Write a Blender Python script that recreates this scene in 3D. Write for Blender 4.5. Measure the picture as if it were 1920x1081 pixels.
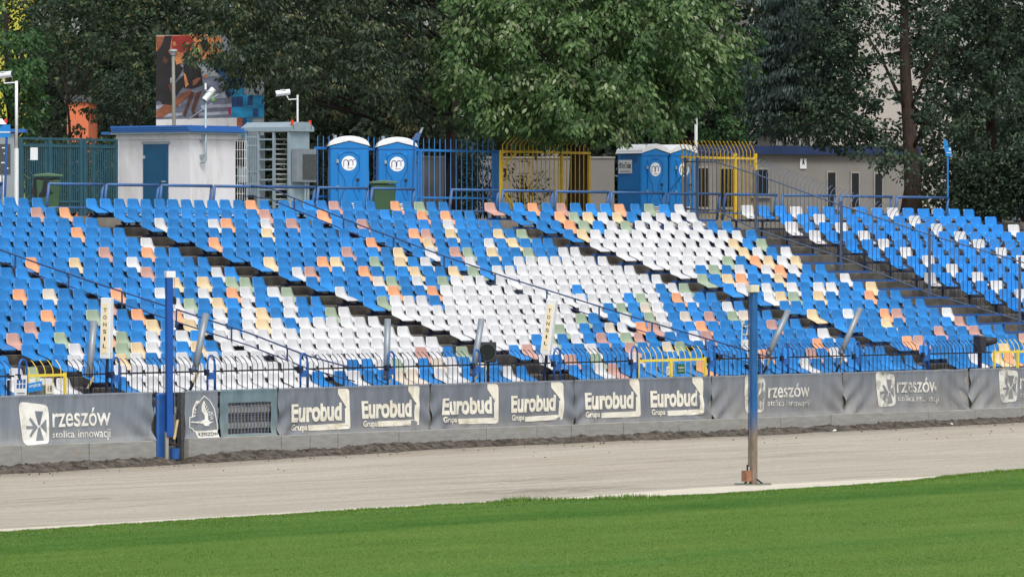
import bpy, bmesh, math, random
import numpy as np
from mathutils import Vector, Matrix, noise
from mathutils.geometry import tessellate_polygon

# ------------------------------------------------------------------ clear, camera, light, exposure
for o in list(bpy.data.objects): bpy.data.objects.remove(o, do_unlink=True)
SC = bpy.context.scene
COL = SC.collection
H = 4.78                 # eye height above the track
F = 12000.0              # focal length in pixels of the 1920 px wide photograph
HY = 468.0               # row of the horizon
cam_d = bpy.data.cameras.new('camera'); cam = bpy.data.objects.new('camera', cam_d); COL.objects.link(cam)
cam_d.sensor_width = 36.0; cam_d.lens = F/1920*36
cam_d.clip_start = 1.0; cam_d.clip_end = 3000
cam.location = (0, 0, H); cam.rotation_euler = (math.pi/2-math.atan((540.5-HY)/F), 0, 0)
SC.camera = cam
SC.render.resolution_x = 1024; SC.render.resolution_y = 576

world = bpy.data.worlds.new('World'); SC.world = world; world.use_nodes = True
nt = world.node_tree
for n_ in list(nt.nodes): nt.nodes.remove(n_)
sky = nt.nodes.new('ShaderNodeTexSky'); sky.sky_type = 'NISHITA'; sky.sun_disc = False
SUN_EL, SUN_AZ = 55, 165
sky.sun_elevation = math.radians(SUN_EL); sky.sun_rotation = math.radians(SUN_AZ)
sky.air_density = 1.0; sky.dust_density = 3.0
hs = nt.nodes.new('ShaderNodeHueSaturation'); hs.inputs['Saturation'].default_value = 0.35
bg = nt.nodes.new('ShaderNodeBackground'); bg.inputs['Strength'].default_value = 0.14
wo = nt.nodes.new('ShaderNodeOutputWorld')
nt.links.new(sky.outputs[0], hs.inputs['Color']); nt.links.new(hs.outputs[0], bg.inputs[0]); nt.links.new(bg.outputs[0], wo.inputs[0])
sun_d = bpy.data.lights.new('sun', 'SUN'); sun = bpy.data.objects.new('sun', sun_d); COL.objects.link(sun)
sun_d.energy = 1.5; sun_d.angle = math.radians(18); sun_d.color = (1.0, 0.96, 0.9)
_e, _a = math.radians(SUN_EL), math.radians(SUN_AZ)
sdir = Vector((math.sin(_a)*math.cos(_e), math.cos(_a)*math.cos(_e), math.sin(_e)))
sun.rotation_euler = sdir.to_track_quat('Z', 'Y').to_euler(); sun.location = (0, 0, 60)
vs = SC.view_settings; vs.view_transform = 'Standard'; vs.look = 'None'; vs.gamma = 1; vs.use_curve_mapping = False
vs.exposure = 0.36

# ------------------------------------------------------------------ frame of the stand: u along the rows, v down towards the track
TH = 0.93785; D0 = 170.409; X0 = -11.3394; DV = 0.92971
RX, RY = math.cos(TH), math.sin(TH)           # along the rows, to the right and away
NX, NY = math.sin(TH), -math.cos(TH)          # the way the seats face
def W(u, v, z=0.0): return Vector((X0+u*RX+v*NX, D0+u*RY+v*NY, z))
def YD(u, v): return D0+u*RY+v*NY
def U(px, v):
    t = (px-960)/F
    return (t*(D0+v*NY)-X0-v*NX)/(RX-t*RY)
def V(px, u):
    t = (px-960)/F
    return (t*(D0+u*RY)-X0-u*RX)/(NX-t*NY)
def ZV(py, Y): return H-(py-HY)*Y/F
def UZ(px, py, v):
    u = U(px, v); return u, ZV(py, YD(u, v))
def P(px, py, Y): return Vector(((px-960)/F*Y, Y, ZV(py, Y)))
def zrow(k, u=0.0):                            # top of the seat backs of row k (1 = top row, 18 = front row)
    k = k-1; return H+1.36413-k*.25-.00085*k*(17-k)+.00008*u*k
ZP = 5.68                                      # level ground behind the top row
VW = 17.4                                      # the track wall

# ------------------------------------------------------------------ helpers
def link(o): COL.objects.link(o); return o
def tag(o, label=None, cat=None, group=None, kind=None):
    if label: o['label'] = label
    if cat: o['category'] = cat
    if group: o['group'] = group
    if kind: o['kind'] = kind
    return o
def thing(name, label, cat, loc=(0, 0, 0), rotz=0.0, group=None):
    o = link(bpy.data.objects.new(name, None)); o.location = loc; o.rotation_euler = (0, 0, rotz)
    o.empty_display_size = .2
    return tag(o, label, cat, group)
def obj(name, me, parent=None, loc=None, rotz=None):
    o = link(bpy.data.objects.new(name, me))
    if parent is not None: o.parent = parent
    if loc is not None: o.location = loc
    if rotz is not None: o.rotation_euler = (0, 0, rotz)
    return o
class MB:
    def __init__(s): s.v = []; s.f = []; s.m = []; s.mi = 0
    def add(s, vs_, fs):
        b = len(s.v); s.v += [tuple(p) for p in vs_]
        for f in fs: s.f.append([b+i for i in f]); s.m.append(s.mi)
        return s
    def box(s, c, d, rot=None):
        x, y, z = d[0]/2, d[1]/2, d[2]/2
        ps = [Vector((a*x, b*y, e*z)) for e in (-1, 1) for b in (-1, 1) for a in (-1, 1)]
        if rot is not None: ps = [rot @ p for p in ps]
        c = Vector(c)
        return s.add([p+c for p in ps], [(0, 2, 3, 1), (4, 5, 7, 6), (0, 1, 5, 4), (2, 6, 7, 3), (0, 4, 6, 2), (1, 3, 7, 5)])
    def box2(s, a, b): return s.box([(a[i]+b[i])/2 for i in range(3)], [abs(b[i]-a[i]) for i in range(3)])
    def tube(s, pts, r, n=6, cap=True):
        pts = [Vector(p) for p in pts]; rs = r if isinstance(r, (list, tuple)) else [r]*len(pts)
        rings = []; ref = None
        for i, p in enumerate(pts):
            t = (pts[min(i+1, len(pts)-1)]-pts[max(i-1, 0)]).normalized()
            a = Vector((0, 0, 1)) if abs(t.z) < .9 else Vector((1, 0, 0))
            if ref is None: ref = t.cross(a).normalized()
            else: ref = (ref-t*ref.dot(t)).normalized()
            b = t.cross(ref)
            rings.append([p+(ref*math.cos(2*math.pi*(j+.5)/n)+b*math.sin(2*math.pi*(j+.5)/n))*rs[i] for j in range(n)])
        vs_ = [q for g in rings for q in g]; fs = []
        for i in range(len(pts)-1):
            for j in range(n): fs.append((i*n+j, i*n+(j+1) % n, (i+1)*n+(j+1) % n, (i+1)*n+j))
        if cap: fs += [tuple(range(n))[::-1], tuple((len(pts)-1)*n+j for j in range(n))]
        return s.add(vs_, fs)
    def disc(s, c, r, ax=(0, 0, 1), n=20, h=.01):
        c = Vector(c); a = Vector(ax).normalized(); return s.tube([c, c+a*h], r, n)
    def prism(s, poly, y0, y1):                # outline in x,z extruded along y
        n = len(poly); vs_ = [(p[0], y0, p[1]) for p in poly]+[(p[0], y1, p[1]) for p in poly]
        tri = tessellate_polygon([[Vector((p[0], p[1], 0)) for p in poly]])
        fs = [tuple(t) for t in tri]+[tuple(n+i for i in t)[::-1] for t in tri]
        fs += [(i, (i+1) % n, n+(i+1) % n, n+i) for i in range(n)]
        return s.add(vs_, fs)
    def mesh(s, name, mats, smooth=False):
        me = bpy.data.meshes.new(name); me.from_pydata(s.v, [], s.f)
        for m in (mats if isinstance(mats, (list, tuple)) else [mats]): me.materials.append(m)
        if any(s.m): me.polygons.foreach_set('material_index', s.m)
        if smooth: me.polygons.foreach_set('use_smooth', [True]*len(s.f))
        bm = bmesh.new(); bm.from_mesh(me); bmesh.ops.recalc_face_normals(bm, faces=bm.faces); bm.to_mesh(me); bm.free()
        me.update(); return me
    def build(s, name, mats, parent=None, loc=None, rotz=None, smooth=False):
        return obj(name, s.mesh(name, mats, smooth), parent, loc, rotz)
def bevel(o, w, seg=1):
    bm = bmesh.new(); bm.from_mesh(o.data)
    bmesh.ops.bevel(bm, geom=[e for e in bm.edges if len(e.link_faces) == 2 and e.calc_face_angle(0) > .6], offset=w, segments=seg, affect='EDGES', clamp_overlap=True)
    bm.to_mesh(o.data); bm.free(); return o
def ordinal(i):
    w = ['first', 'second', 'third', 'fourth', 'fifth', 'sixth', 'seventh', 'eighth', 'ninth', 'tenth', 'eleventh', 'twelfth', 'thirteenth',
         'fourteenth', 'fifteenth', 'sixteenth', 'seventeenth', 'eighteenth', 'nineteenth', 'twentieth']
    return w[i-1] if i <= 20 else ('twenty-'+w[i-21] if i < 30 else 'thirtieth')

# ------------------------------------------------------------------ materials
MATS = {}
def srgb(r, g, b):
    f = lambda c: ((c/255+.055)/1.055)**2.4 if c > 10 else c/255/12.92
    return (f(r), f(g), f(b))
class NT:
    def __init__(s, name):
        s.m = bpy.data.materials.new(name); s.m.use_nodes = True; s.t = s.m.node_tree; s.b = s.t.nodes['Principled BSDF']
    def n(s, t, **kw):
        x = s.t.nodes.new('ShaderNode'+t)
        for k, v in kw.items():
            if k in x.inputs: x.inputs[k].default_value = v
            else: setattr(x, k, v)
        return x
    def l(s, a, b): s.t.links.new(a, b)
    def coord(s, kind='pos', scale=(1, 1, 1)):
        if kind == 'pos': src = s.n('NewGeometry').outputs['Position']
        else: src = s.n('TexCoord').outputs[kind]
        mp = s.n('Mapping'); mp.inputs['Scale'].default_value = scale; s.l(src, mp.inputs['Vector']); return mp.outputs[0]
    def noise(s, co, scale, detail=3, rough=.55):
        x = s.n('TexNoise'); x.inputs['Scale'].default_value = scale; x.inputs['Detail'].default_value = detail; x.inputs['Roughness'].default_value = rough
        s.l(co, x.inputs['Vector']); return x.outputs['Fac']
    def ramp(s, fac, stops):
        x = s.n('ValToRGB'); e = x.color_ramp.elements
        while len(e) < len(stops): e.new(.5)
        for i, (p, c) in enumerate(stops): e[i].position = p; e[i].color = (*c, 1) if len(c) == 3 else c
        s.l(fac, x.inputs[0]); return x.outputs[0]
    def mix(s, fac, a, b, mode='MIX'):
        x = s.n('Mix', data_type='RGBA', blend_type=mode)
        for sock, val in ((x.inputs[0], fac), (x.inputs[6], a), (x.inputs[7], b)):
            if isinstance(val, (int, float)): sock.default_value = val
            elif isinstance(val, tuple): sock.default_value = (*val, 1) if len(val) == 3 else val
            else: s.l(val, sock)
        return x.outputs[2]
    def math(s, op, a, b=0.0, clamp=False):
        x = s.n('Math', operation=op, use_clamp=clamp)
        for i, val in enumerate((a, b)):
            if isinstance(val, (int, float)): x.inputs[i].default_value = val
            else: s.l(val, x.inputs[i])
        return x.outputs[0]
    def bump(s, h, strength=.3, dist=.01):
        x = s.n('Bump'); x.inputs['Strength'].default_value = strength; x.inputs['Distance'].default_value = dist
        s.l(h, x.inputs['Height']); s.l(x.outputs[0], s.b.inputs['Normal'])
    def done(s, col=None, rough=.6, metal=0, spec=.5):
        if col is not None:
            if isinstance(col, tuple): s.b.inputs['Base Color'].default_value = (*col, 1)
            else: s.l(col, s.b.inputs['Base Color'])
        if isinstance(rough, (int, float)): s.b.inputs['Roughness'].default_value = rough
        else: s.l(rough, s.b.inputs['Roughness'])
        s.b.inputs['Metallic'].default_value = metal; s.b.inputs['Specular IOR Level'].default_value = spec
        MATS[s.m.name] = s.m; return s.m
def pmat(name, col, rough=.6, var=.12, scale=3.0, stretch=(1, 1, 1), bump=0.0, bscale=40, metal=0, spec=.5, dirt=None, dscale=1.5, dlo=.55, dhi=.75):
    t = NT(name); co = t.coord('pos', stretch)
    f = t.noise(co, scale, 4)
    c = t.ramp(f, [(.3, tuple(x*(1-var) for x in col)), (.7, tuple(min(1, x*(1+var)) for x in col))])
    if dirt:
        g = t.ramp(t.noise(co, dscale, 6, .65), [(dlo, (0, 0, 0)), (dhi, (1, 1, 1))]); c = t.mix(g, c, dirt)
    if bump: t.bump(t.noise(co, bscale, 4), bump, .01)
    return t.done(c, rough, metal, spec)

pmat('concrete_dark', srgb(98, 94, 88), .95, .35, 1.3, (1, 1, 3), .6, 18, dirt=srgb(140, 136, 126), dscale=2.2, dlo=.56, dhi=.8, spec=.2)
pmat('concrete_grey', srgb(150, 148, 143), .9, .15, 2, (1, 1, 2), .4, 25, dirt=srgb(105, 102, 96), dscale=1.6, spec=.2)
pmat('concrete_plinth', srgb(150, 150, 146), .9, .14, 2.5, (1, 1, 5), .4, 25, dirt=srgb(150, 140, 122), dscale=2.0, spec=.2)
pmat('paving', srgb(150, 146, 136), .9, .15, 2, bump=.3, spec=.2, dirt=srgb(110, 105, 95))
pmat('steel_blue', srgb(36, 88, 156), .45, .14, 6, dirt=srgb(78, 90, 120), dscale=5, dlo=.55, dhi=.72)
pmat('steel_rail', srgb(54, 102, 160), .5, .16, 7, dirt=srgb(92, 96, 112), dscale=6, dlo=.5, dhi=.68)
pmat('steel_bright_blue', srgb(48, 126, 200), .45, .1, 5)
pmat('steel_slate', srgb(82, 100, 126), .5, .16, 7, dirt=srgb(98, 98, 112), dscale=6, dlo=.5, dhi=.68)
pmat('steel_dark', srgb(26, 34, 62), .5, .2, 8)
pmat('steel_grille', srgb(108, 120, 142), .5, .15, 8)
pmat('handrail_blue', srgb(46, 66, 106), .5, .15, 7)
pmat('steel_black', srgb(22, 24, 32), .5, .2, 8)
pmat('hoop_blue', srgb(30, 92, 166), .4, .12, 6)
pmat('yellow_paint', srgb(224, 184, 48), .5, .1, 5, dirt=srgb(190, 150, 70), dscale=6)
pmat('gate_yellow', srgb(228, 204, 70), .5, .1, 5)
pmat('zinc', srgb(140, 148, 156), .45, .1, 5, metal=.3)
pmat('zinc_pale', srgb(150, 168, 178), .45, .08, 5, metal=.2)
pmat('chrome_arm', srgb(214, 216, 216), .3, .05, 5, metal=.5)
pmat('white_plaster', srgb(216, 216, 220), .85, .04, 2, (1, 1, .3), .15, 30, dirt=srgb(184, 181, 177), dscale=2.2, dlo=.5, dhi=.8)
pmat('white_metal', srgb(226, 228, 230), .45, .03, 4)
pmat('cream_metal', srgb(222, 214, 190), .6, .07, 9, dirt=srgb(190, 178, 150), dscale=7)
pmat('roof_blue', srgb(46, 104, 176), .5, .08, 3, (1, 1, 6))
pmat('door_teal', srgb(24, 78, 112), .5, .1, 3)
pmat('gate_green', srgb(40, 84, 98), .55, .14, 4)
pmat('toilet_blue', srgb(8, 122, 198), .38, .08, 2, (1, 1, .25), .05, 60, dirt=srgb(52, 122, 184), dscale=2.5, dlo=.5, dhi=.8)
pmat('toilet_dark', srgb(8, 94, 160), .45, .05, 2)
pmat('toilet_white', srgb(238, 240, 242), .5, .03, 3)
pmat('bin_green', srgb(54, 86, 60), .5, .1, 3)
pmat('bin_lid', srgb(84, 114, 88), .5, .1, 3)
pmat('bag_black', srgb(24, 26, 30), .35, .2, 10, bump=.5, bscale=30)
pmat('wall_lowgrey', srgb(134, 131, 127), .95, .1, .8, bump=.2, dirt=srgb(126, 122, 116), dscale=.7, spec=.2)
pmat('wall_beige', srgb(186, 180, 173), .95, .05, .4, bump=.3, bscale=14, spec=.2)
pmat('fascia_shaded_blue', srgb(24, 46, 88), .6, .15, 2)  # blue darkened so the colour holds the shade of the trees overhead
pmat('glass_dark', srgb(20, 24, 30), .2, .2, 2)
pmat('facade_yellow', srgb(186, 184, 66), .8, .05, 1)
pmat('facade_orange', srgb(206, 112, 76), .85, .08, 1)
pmat('cabinet_grey', srgb(150, 158, 164), .5, .06, 4)
pmat('panel_dark', srgb(70, 74, 76), .5, .3, 16)
pmat('ink_black', srgb(22, 22, 28), .6, .1, 9)
pmat('ink_blue', srgb(44, 52, 150), .6, .1, 9)
pmat('sign_blue', srgb(20, 130, 205), .5, .06, 5)
pmat('sign_green', srgb(28, 92, 62), .5, .1, 6)
pmat('sign_cream', srgb(238, 222, 184), .6, .05, 6)
pmat('print_white', srgb(238, 238, 232), .8, .05, 4, dirt=srgb(196, 190, 170), dscale=2.6, dlo=.5, dhi=.72, spec=.2)
pmat('print_worn', srgb(222, 220, 212), .8, .08, 4, dirt=srgb(142, 140, 135), dscale=3.2, dlo=.46, dhi=.62, spec=.2)
pmat('print_cream', srgb(232, 228, 214), .8, .06, 4, dirt=srgb(198, 188, 162), dscale=2.4, dlo=.52, dhi=.78, spec=.2)
pmat('red_lamp', srgb(220, 60, 40), .35, .05, 5)
pmat('green_lamp', srgb(40, 90, 60), .35, .05, 5)
pmat('speaker_black', srgb(40, 43, 48), .6, .2, 12)
pmat('speaker_cone', srgb(10, 22, 24), .25, .2, 12)
pmat('rust', srgb(146, 104, 78), .85, .3, 12, bump=.4)
pmat('wood_tan', srgb(196, 176, 130), .7, .2, 8)
pmat('lamp_post', srgb(128, 128, 120), .5, .1, 5)
pmat('bark', srgb(70, 60, 54), .95, .35, 3, (4, 4, .8), .9, 14, spec=.1)
pmat('bark_dark', srgb(44, 38, 36), .95, .35, 3, (4, 4, .8), .9, 14, spec=.1)
pmat('dry_leaf', srgb(168, 150, 116), .9, .35, 20)
pmat('litter_white', srgb(240, 240, 240), .6, .02, 5)
pmat('soil_dark', srgb(94, 88, 81), 1.0, .4, 6, bump=.9, bscale=22, dirt=srgb(58, 54, 50), dscale=5, dlo=.45, dhi=.62, spec=.1)
# seats: plastic, each shell a little more or less bleached
def seat_mat(name, col, rough=.42, hi=1.28, lo=.82):
    t = NT(name)
    at = t.n('Attribute', attribute_name='rnd'); oi = t.n('ObjectInfo')
    fr = t.math('FRACT', t.math('ADD', at.outputs['Fac'], oi.outputs['Random']))
    c = t.ramp(fr, [(0, tuple(x*lo for x in col)), (.75, col), (1, tuple(min(.86, x*hi+.008) for x in col))])
    st = t.noise(t.coord('pos'), 9, 4)
    c = t.mix(t.ramp(st, [(.42, (0, 0, 0)), (.78, (.55, .55, .55))]), c, tuple(min(.82, x*.85+.05) for x in col))
    return t.done(c, rough)
seat_mat('seat_blue', (.010, .205, .56)); seat_mat('seat_white', (.66, .665, .68), .45, 1.05, .93); seat_mat('seat_orange', (.84, .40, .21), .45, 1.05, .9)
seat_mat('seat_pink', (.56, .33, .28), .5, 1.05, .88); seat_mat('seat_beige', (.74, .58, .36), .5, 1.06, .92); seat_mat('seat_green', (.34, .43, .31), .5, 1.05, .9)
seat_mat('seat_cream', (.64, .57, .48), .5, 1.05, .95); seat_mat('seat_glossy', (.004, .235, .72), .16, 1.12, .9)
M = MATS

# ------------------------------------------------------------------ ground, grass, track
def grid(name, us, vs_, zf, mat, smooth=True):
    """sheet in stand coordinates (object x = u, y = -v)"""
    nu, nv = len(us), len(vs_)
    verts = [(u, -v, zf(u, v)) for v in vs_ for u in us]
    faces = [(j*nu+i, (j+1)*nu+i, (j+1)*nu+i+1, j*nu+i+1) for j in range(nv-1) for i in range(nu-1)]
    me = bpy.data.meshes.new(name); me.from_pydata(verts, [], faces); me.materials.append(mat)
    me.polygons.foreach_set('use_smooth', [smooth]*len(faces)); me.update()
    if me.polygons[0].normal.z < 0: me.flip_normals()
    return obj(name, me, None, (X0, D0, 0), TH)
def lin(a, b, n): return [a+(b-a)*i/(n-1) for i in range(n)]
def interp(x, xs, ys):
    if x <= xs[0]: return ys[0]
    for i in range(1, len(xs)):
        if x <= xs[i]: return ys[i-1]+(ys[i]-ys[i-1])*(x-xs[i-1])/(xs[i]-xs[i-1])
    return ys[-1]
t = NT('grass')
co = t.coord('Object'); sep = t.n('SeparateXYZ'); t.l(co, sep.inputs[0])
wob = t.math('MULTIPLY', t.math('SUBTRACT', t.noise(t.coord('Object', (.25, .6, 1)), 1.0, 3), .5), 1.1)
vv = t.math('ADD', t.math('MULTIPLY', sep.outputs['Y'], -1.0), wob)
vv = t.math('ADD', vv, t.math('MULTIPLY', t.math('ADD', sep.outputs['X'], 38.0), .045))
fr = t.math('DIVIDE', t.math('SUBTRACT', vv, 34.0), 40.0)
G1, G2, G3, G4 = (.106, .198, .042), (.076, .176, .024), (.108, .200, .030), (.116, .206, .034)
band = t.ramp(fr, [(.0, G1), (.145, G1), (.175, G2), (.235, (.048, .150, .018)), (.262, G3), (.44, G4), (.475, (.080, .190, .031)), (.53, G4), (.68, G3), (.75, G4), (1.0, G3)])
fine = t.noise(t.coord('Object', (1, .35, 1)), 22, 5, .7)
c = t.mix(t.ramp(fine, [(.3, (0, 0, 0)), (.72, (1, 1, 1))]), t.mix(1.0, band, (.66, .70, .6), 'MULTIPLY'), t.mix(1.0, band, (1.25, 1.2, 1.3), 'MULTIPLY'))
pt = t.noise(t.coord('Object', (.5, 1, 1)), 1.3, 5, .6)
c = t.mix(t.ramp(pt, [(.42, (0, 0, 0)), (.75, (.5, .5, .5))]), c, (.12, .215, .05))
t.bump(t.noise(co, 60, 3), .8, .03)
t.done(c, .9, 0, .15)
t = NT('track_dirt')
st = t.noise(t.coord('Object', (.07, .9, 1)), 2.2, 6, .62)
gr = t.noise(t.coord('Object', (.6, 1, 1)), 14, 6, .75)
c = t.ramp(st, [(.28, srgb(168, 161, 147)), (.5, srgb(193, 187, 173)), (.72, srgb(210, 204, 191))])
c = t.mix(t.ramp(gr, [(.42, (.55, .55, .55)), (.62, (0, 0, 0))]), c, srgb(150, 142, 128))
sep = t.n('SeparateXYZ'); t.l(t.coord('Object'), sep.inputs[0])
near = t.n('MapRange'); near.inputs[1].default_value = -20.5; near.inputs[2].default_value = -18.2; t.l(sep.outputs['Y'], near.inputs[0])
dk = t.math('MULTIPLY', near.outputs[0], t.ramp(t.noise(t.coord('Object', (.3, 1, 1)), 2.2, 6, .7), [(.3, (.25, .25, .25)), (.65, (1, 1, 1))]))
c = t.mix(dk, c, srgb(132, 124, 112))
ph = t.noise(t.coord('Object', (.25, 2.2, 1)), 1.6, 4, .6)
c = t.mix(t.ramp(ph, [(.66, (0, 0, 0)), (.74, (.5, .5, .5))]), c, srgb(128, 118, 104))
dp = t.noise(t.coord('Object', (.10, .35, 1)), 1.0, 4, .6)
c = t.mix(t.ramp(dp, [(.46, (0, 0, 0)), (.72, (.45, .45, .45))]), c, srgb(164, 153, 134))
# skid marks left by the machines
def skid(cu, cv, lu, lv, amount, c):
    mp = t.n('Mapping'); mp.inputs['Location'].default_value = (-cu/lu, cv/lv, 0); mp.inputs['Scale'].default_value = (1/lu, 1/lv, 0); t.l(t.n('TexCoord').outputs['Object'], mp.inputs['Vector'])
    ln = t.n('VectorMath', operation='LENGTH'); t.l(mp.outputs[0], ln.inputs[0])
    m_ = t.math('MULTIPLY', t.math('SUBTRACT', 1.0, ln.outputs['Value'], True), t.ramp(t.noise(t.coord('Object', (.35, 5, 1)), 2.4, 5, .65), [(.48, (0, 0, 0)), (.60, (1, 1, 1))]))
    return t.mix(t.math('MULTIPLY', m_, amount, True), c, srgb(98, 90, 80))
c = skid(-27.4, 35.0, 4.2, 1.7, 1.6, c); c = skid(-22.5, 31.0, 5.0, 1.2, .8, c); c = skid(-36, 30, 6, 1.6, .6, c); c = skid(-8, 27, 7, 1.2, .6, c)
t.bump(t.math('ADD', t.noise(t.coord('Object', (.15, 2, 1)), 6, 5, .7), t.math('MULTIPLY', gr, .8)), .9, .05)
t.done(c, .95, 0, .15)
pmat('kerb_pale', srgb(204, 197, 181), .9, .08, 2, bump=.3, dirt=srgb(188, 180, 162), dscale=1.2, spec=.2)
pmat('far_ground', (.05, .08, .03), .95, .3, .1)

g = MB().box2((-900, -300, -.5), (900, 1500, -.45)).build('ground', M['far_ground']); tag(g, kind='structure')
def zb(u): return interp(u, [-60, -23.6, -13.8, -8, -1.9, 4, 10.2, 16.3, 20, 40], [-.15, -.13, -.03, .02, .04, .03, .06, .07, .11, .14])
def ztrack(u, v): return zb(u)*max(0, min(1, (37.6-v)/19.5))**1.0
us = lin(-75, 40, 231)
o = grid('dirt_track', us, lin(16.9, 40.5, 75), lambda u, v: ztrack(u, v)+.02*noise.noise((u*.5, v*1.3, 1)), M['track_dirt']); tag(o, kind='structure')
def kv(u): return interp(u, [-75, -48, -36, -31, -25.5, -17, 40], [38.9, 38.45, 37.9, 38.1, 37.3, 37.55, 37.4])+.06*noise.noise((u*.6, 5, 5))+.03*noise.noise((u*2.3, 5, 5))
ku = lin(-75, 40, 260); b = MB(); b.add([(u, -(kv(u)+(43-kv(u))*f), .03+.004*noise.noise((u, f*9, 0))) for u in ku for f in (0, .05, .3, 1)], [(i*4+j, i*4+j+1, (i+1)*4+j+1, (i+1)*4+j) for i in range(259) for j in range(3)])
o = b.build('track_kerb', M['kerb_pale'], None, (X0, D0, 0), TH); tag(o, kind='structure')
def gedge(u):
    b = interp(u, [-70, -49.3, -41.7, -38, -34.5, -33.4, -32.4, -31.4, -29.8, -27.1, -22.9, -19.7, -18.6, -17.2, -13.4, 0, 30], [40.3, 39.5, 38.95, 38.8, 38.6, 38.6, 38.9, 39.3, 39.7, 39.6, 39.3, 38.9, 38.5, 38.0, 37.45, 37.2, 37.2])
    return b+.20*noise.noise((u*.8, 3, 0))+.12*noise.noise((u*4.3, 7, 0))+.10*noise.noise((u*11, 2, 0))
us = lin(-110, 30, 700)
verts = []; faces = []
for u in us:
    e = gedge(u)
    for f_ in (0, .02, .1, .3, 1.0):
        v = e+(120-e)*f_; verts.append((u, -v, .05 if f_ > 0 else .036))
for i in range(len(us)-1):
    for j in range(4): faces.append((i*5+j, i*5+j+1, (i+1)*5+j+1, (i+1)*5+j))
me = bpy.data.meshes.new('grass_field'); me.from_pydata(verts, [], faces); me.materials.append(M['grass']); me.update()
if me.polygons[0].normal.z < 0: me.flip_normals()
o = obj('grass_field', me, None, (X0, D0, 0), TH); tag(o, kind='structure')

# grass blades: short sward over the near field, longer uncut tufts along the kerb
rng = np.random.default_rng(5)
t = NT('grass_blade')
at = t.n('Attribute', attribute_name='tint')
t.done(t.ramp(at.outputs['Fac'], [(0, (.048, .125, .016)), (.5, (.122, .222, .037)), (.85, (.185, .288, .062)), (1, (.34, .33, .11))]), .8, 0, .2)
def blades(name, uu, vv_, hh, lean, width, tint, z0=.045):
    n = len(uu); ang = rng.uniform(0, 6.283, n); la = rng.uniform(0, 6.283, n); ln = hh*lean*rng.uniform(.2, 1, n)
    bx, by = np.cos(ang)*width, np.sin(ang)*width
    vt = np.zeros((n, 3, 3))
    vt[:, 0] = np.stack([uu-bx, -vv_-by, np.full(n, z0)], 1); vt[:, 1] = np.stack([uu+bx, -vv_+by, np.full(n, z0)], 1)
    vt[:, 2] = np.stack([uu+np.cos(la)*ln, -vv_+np.sin(la)*ln, z0+hh], 1)
    me = bpy.data.meshes.new(name); me.vertices.add(3*n); me.vertices.foreach_set('co', vt.ravel())
    me.loops.add(3*n); me.loops.foreach_set('vertex_index', np.arange(3*n, dtype=np.int32))
    me.polygons.add(n); me.polygons.foreach_set('loop_start', np.arange(0, 3*n, 3, dtype=np.int32)); me.polygons.foreach_set('loop_total', np.full(n, 3, dtype=np.int32))
    me.update(calc_edges=True)
    a = me.attributes.new('tint', 'FLOAT', 'POINT'); a.data.foreach_set('value', np.repeat(tint, 3).astype(np.float32))
    me.materials.append(M['grass_blade']); return obj(name, me, None, (X0, D0, 0), TH)
def vis_uv(n, v0, v1):                       # ground points the camera can see
    px = rng.uniform(-60, 1980, n*3); v = rng.uniform(v0, v1, n*3); tt = (px-960)/F
    u = (tt*(D0+v*NY)-X0-v*NX)/(RX-tt*RY); return u[:n], v[:n]
n = 280000
u_, v_ = vis_uv(n, 37.3, 64)
ge = np.interp(u_, us, [gedge(x) for x in us]); k_ = v_ > ge+.05; u_, v_ = u_[k_], v_[k_]
d_ = v_-np.interp(u_, us, [gedge(x) for x in us])
vb = v_+(u_+38)*.045
tn = np.clip(rng.normal(.47, .15, len(u_))-.04/(1+np.exp((vb-43.9)*3))-.18*np.exp(-((vb-43.2)/.8)**2)+.07*np.sin(vb*1.9+u_*.05)+.06*np.sin(vb*.83+1-u_*.03)+.06*np.sin(vb*4.7+np.sin(u_*.4))+sum(.035*np.sin(a_*u_+b_*v_+c_) for a_, b_, c_ in zip(rng.normal(0, 1.2, 10), rng.normal(0, 2.2, 10), rng.uniform(0, 6.28, 10)))+np.where(rng.random(len(u_)) < .012, .5, 0), 0, 1)
o = blades('grass_sward', u_, v_, rng.uniform(.012, .028, len(u_)), .7, .009, tn)
tag(o, 'short mown green grass covering the infield', 'grass', kind='stuff')
ue = rng.uniform(-62, 8, 26000); off = np.abs(rng.normal(0, .16, 26000))
hh = rng.uniform(.02, .045, 26000)
for uc, uw, hm in ((-33.2, .8, 3.4), (-31.0, .8, 3.2), (-13.5, 3.5, 2.0), (-38, 2, 1.6)):
    hh *= 1+(hm-1)*np.exp(-((ue-uc)/uw)**2)*rng.uniform(.3, 1, 26000)
o = blades('grass_edge_tufts', ue, np.interp(ue, us, [gedge(x) for x in us])+off-.05, hh, .6, .012, np.clip(rng.normal(.42, .22, 26000), 0, 1), .035)
tag(o, 'longer uncut grass tufts along the pale kerb', 'grass', kind='stuff')

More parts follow.
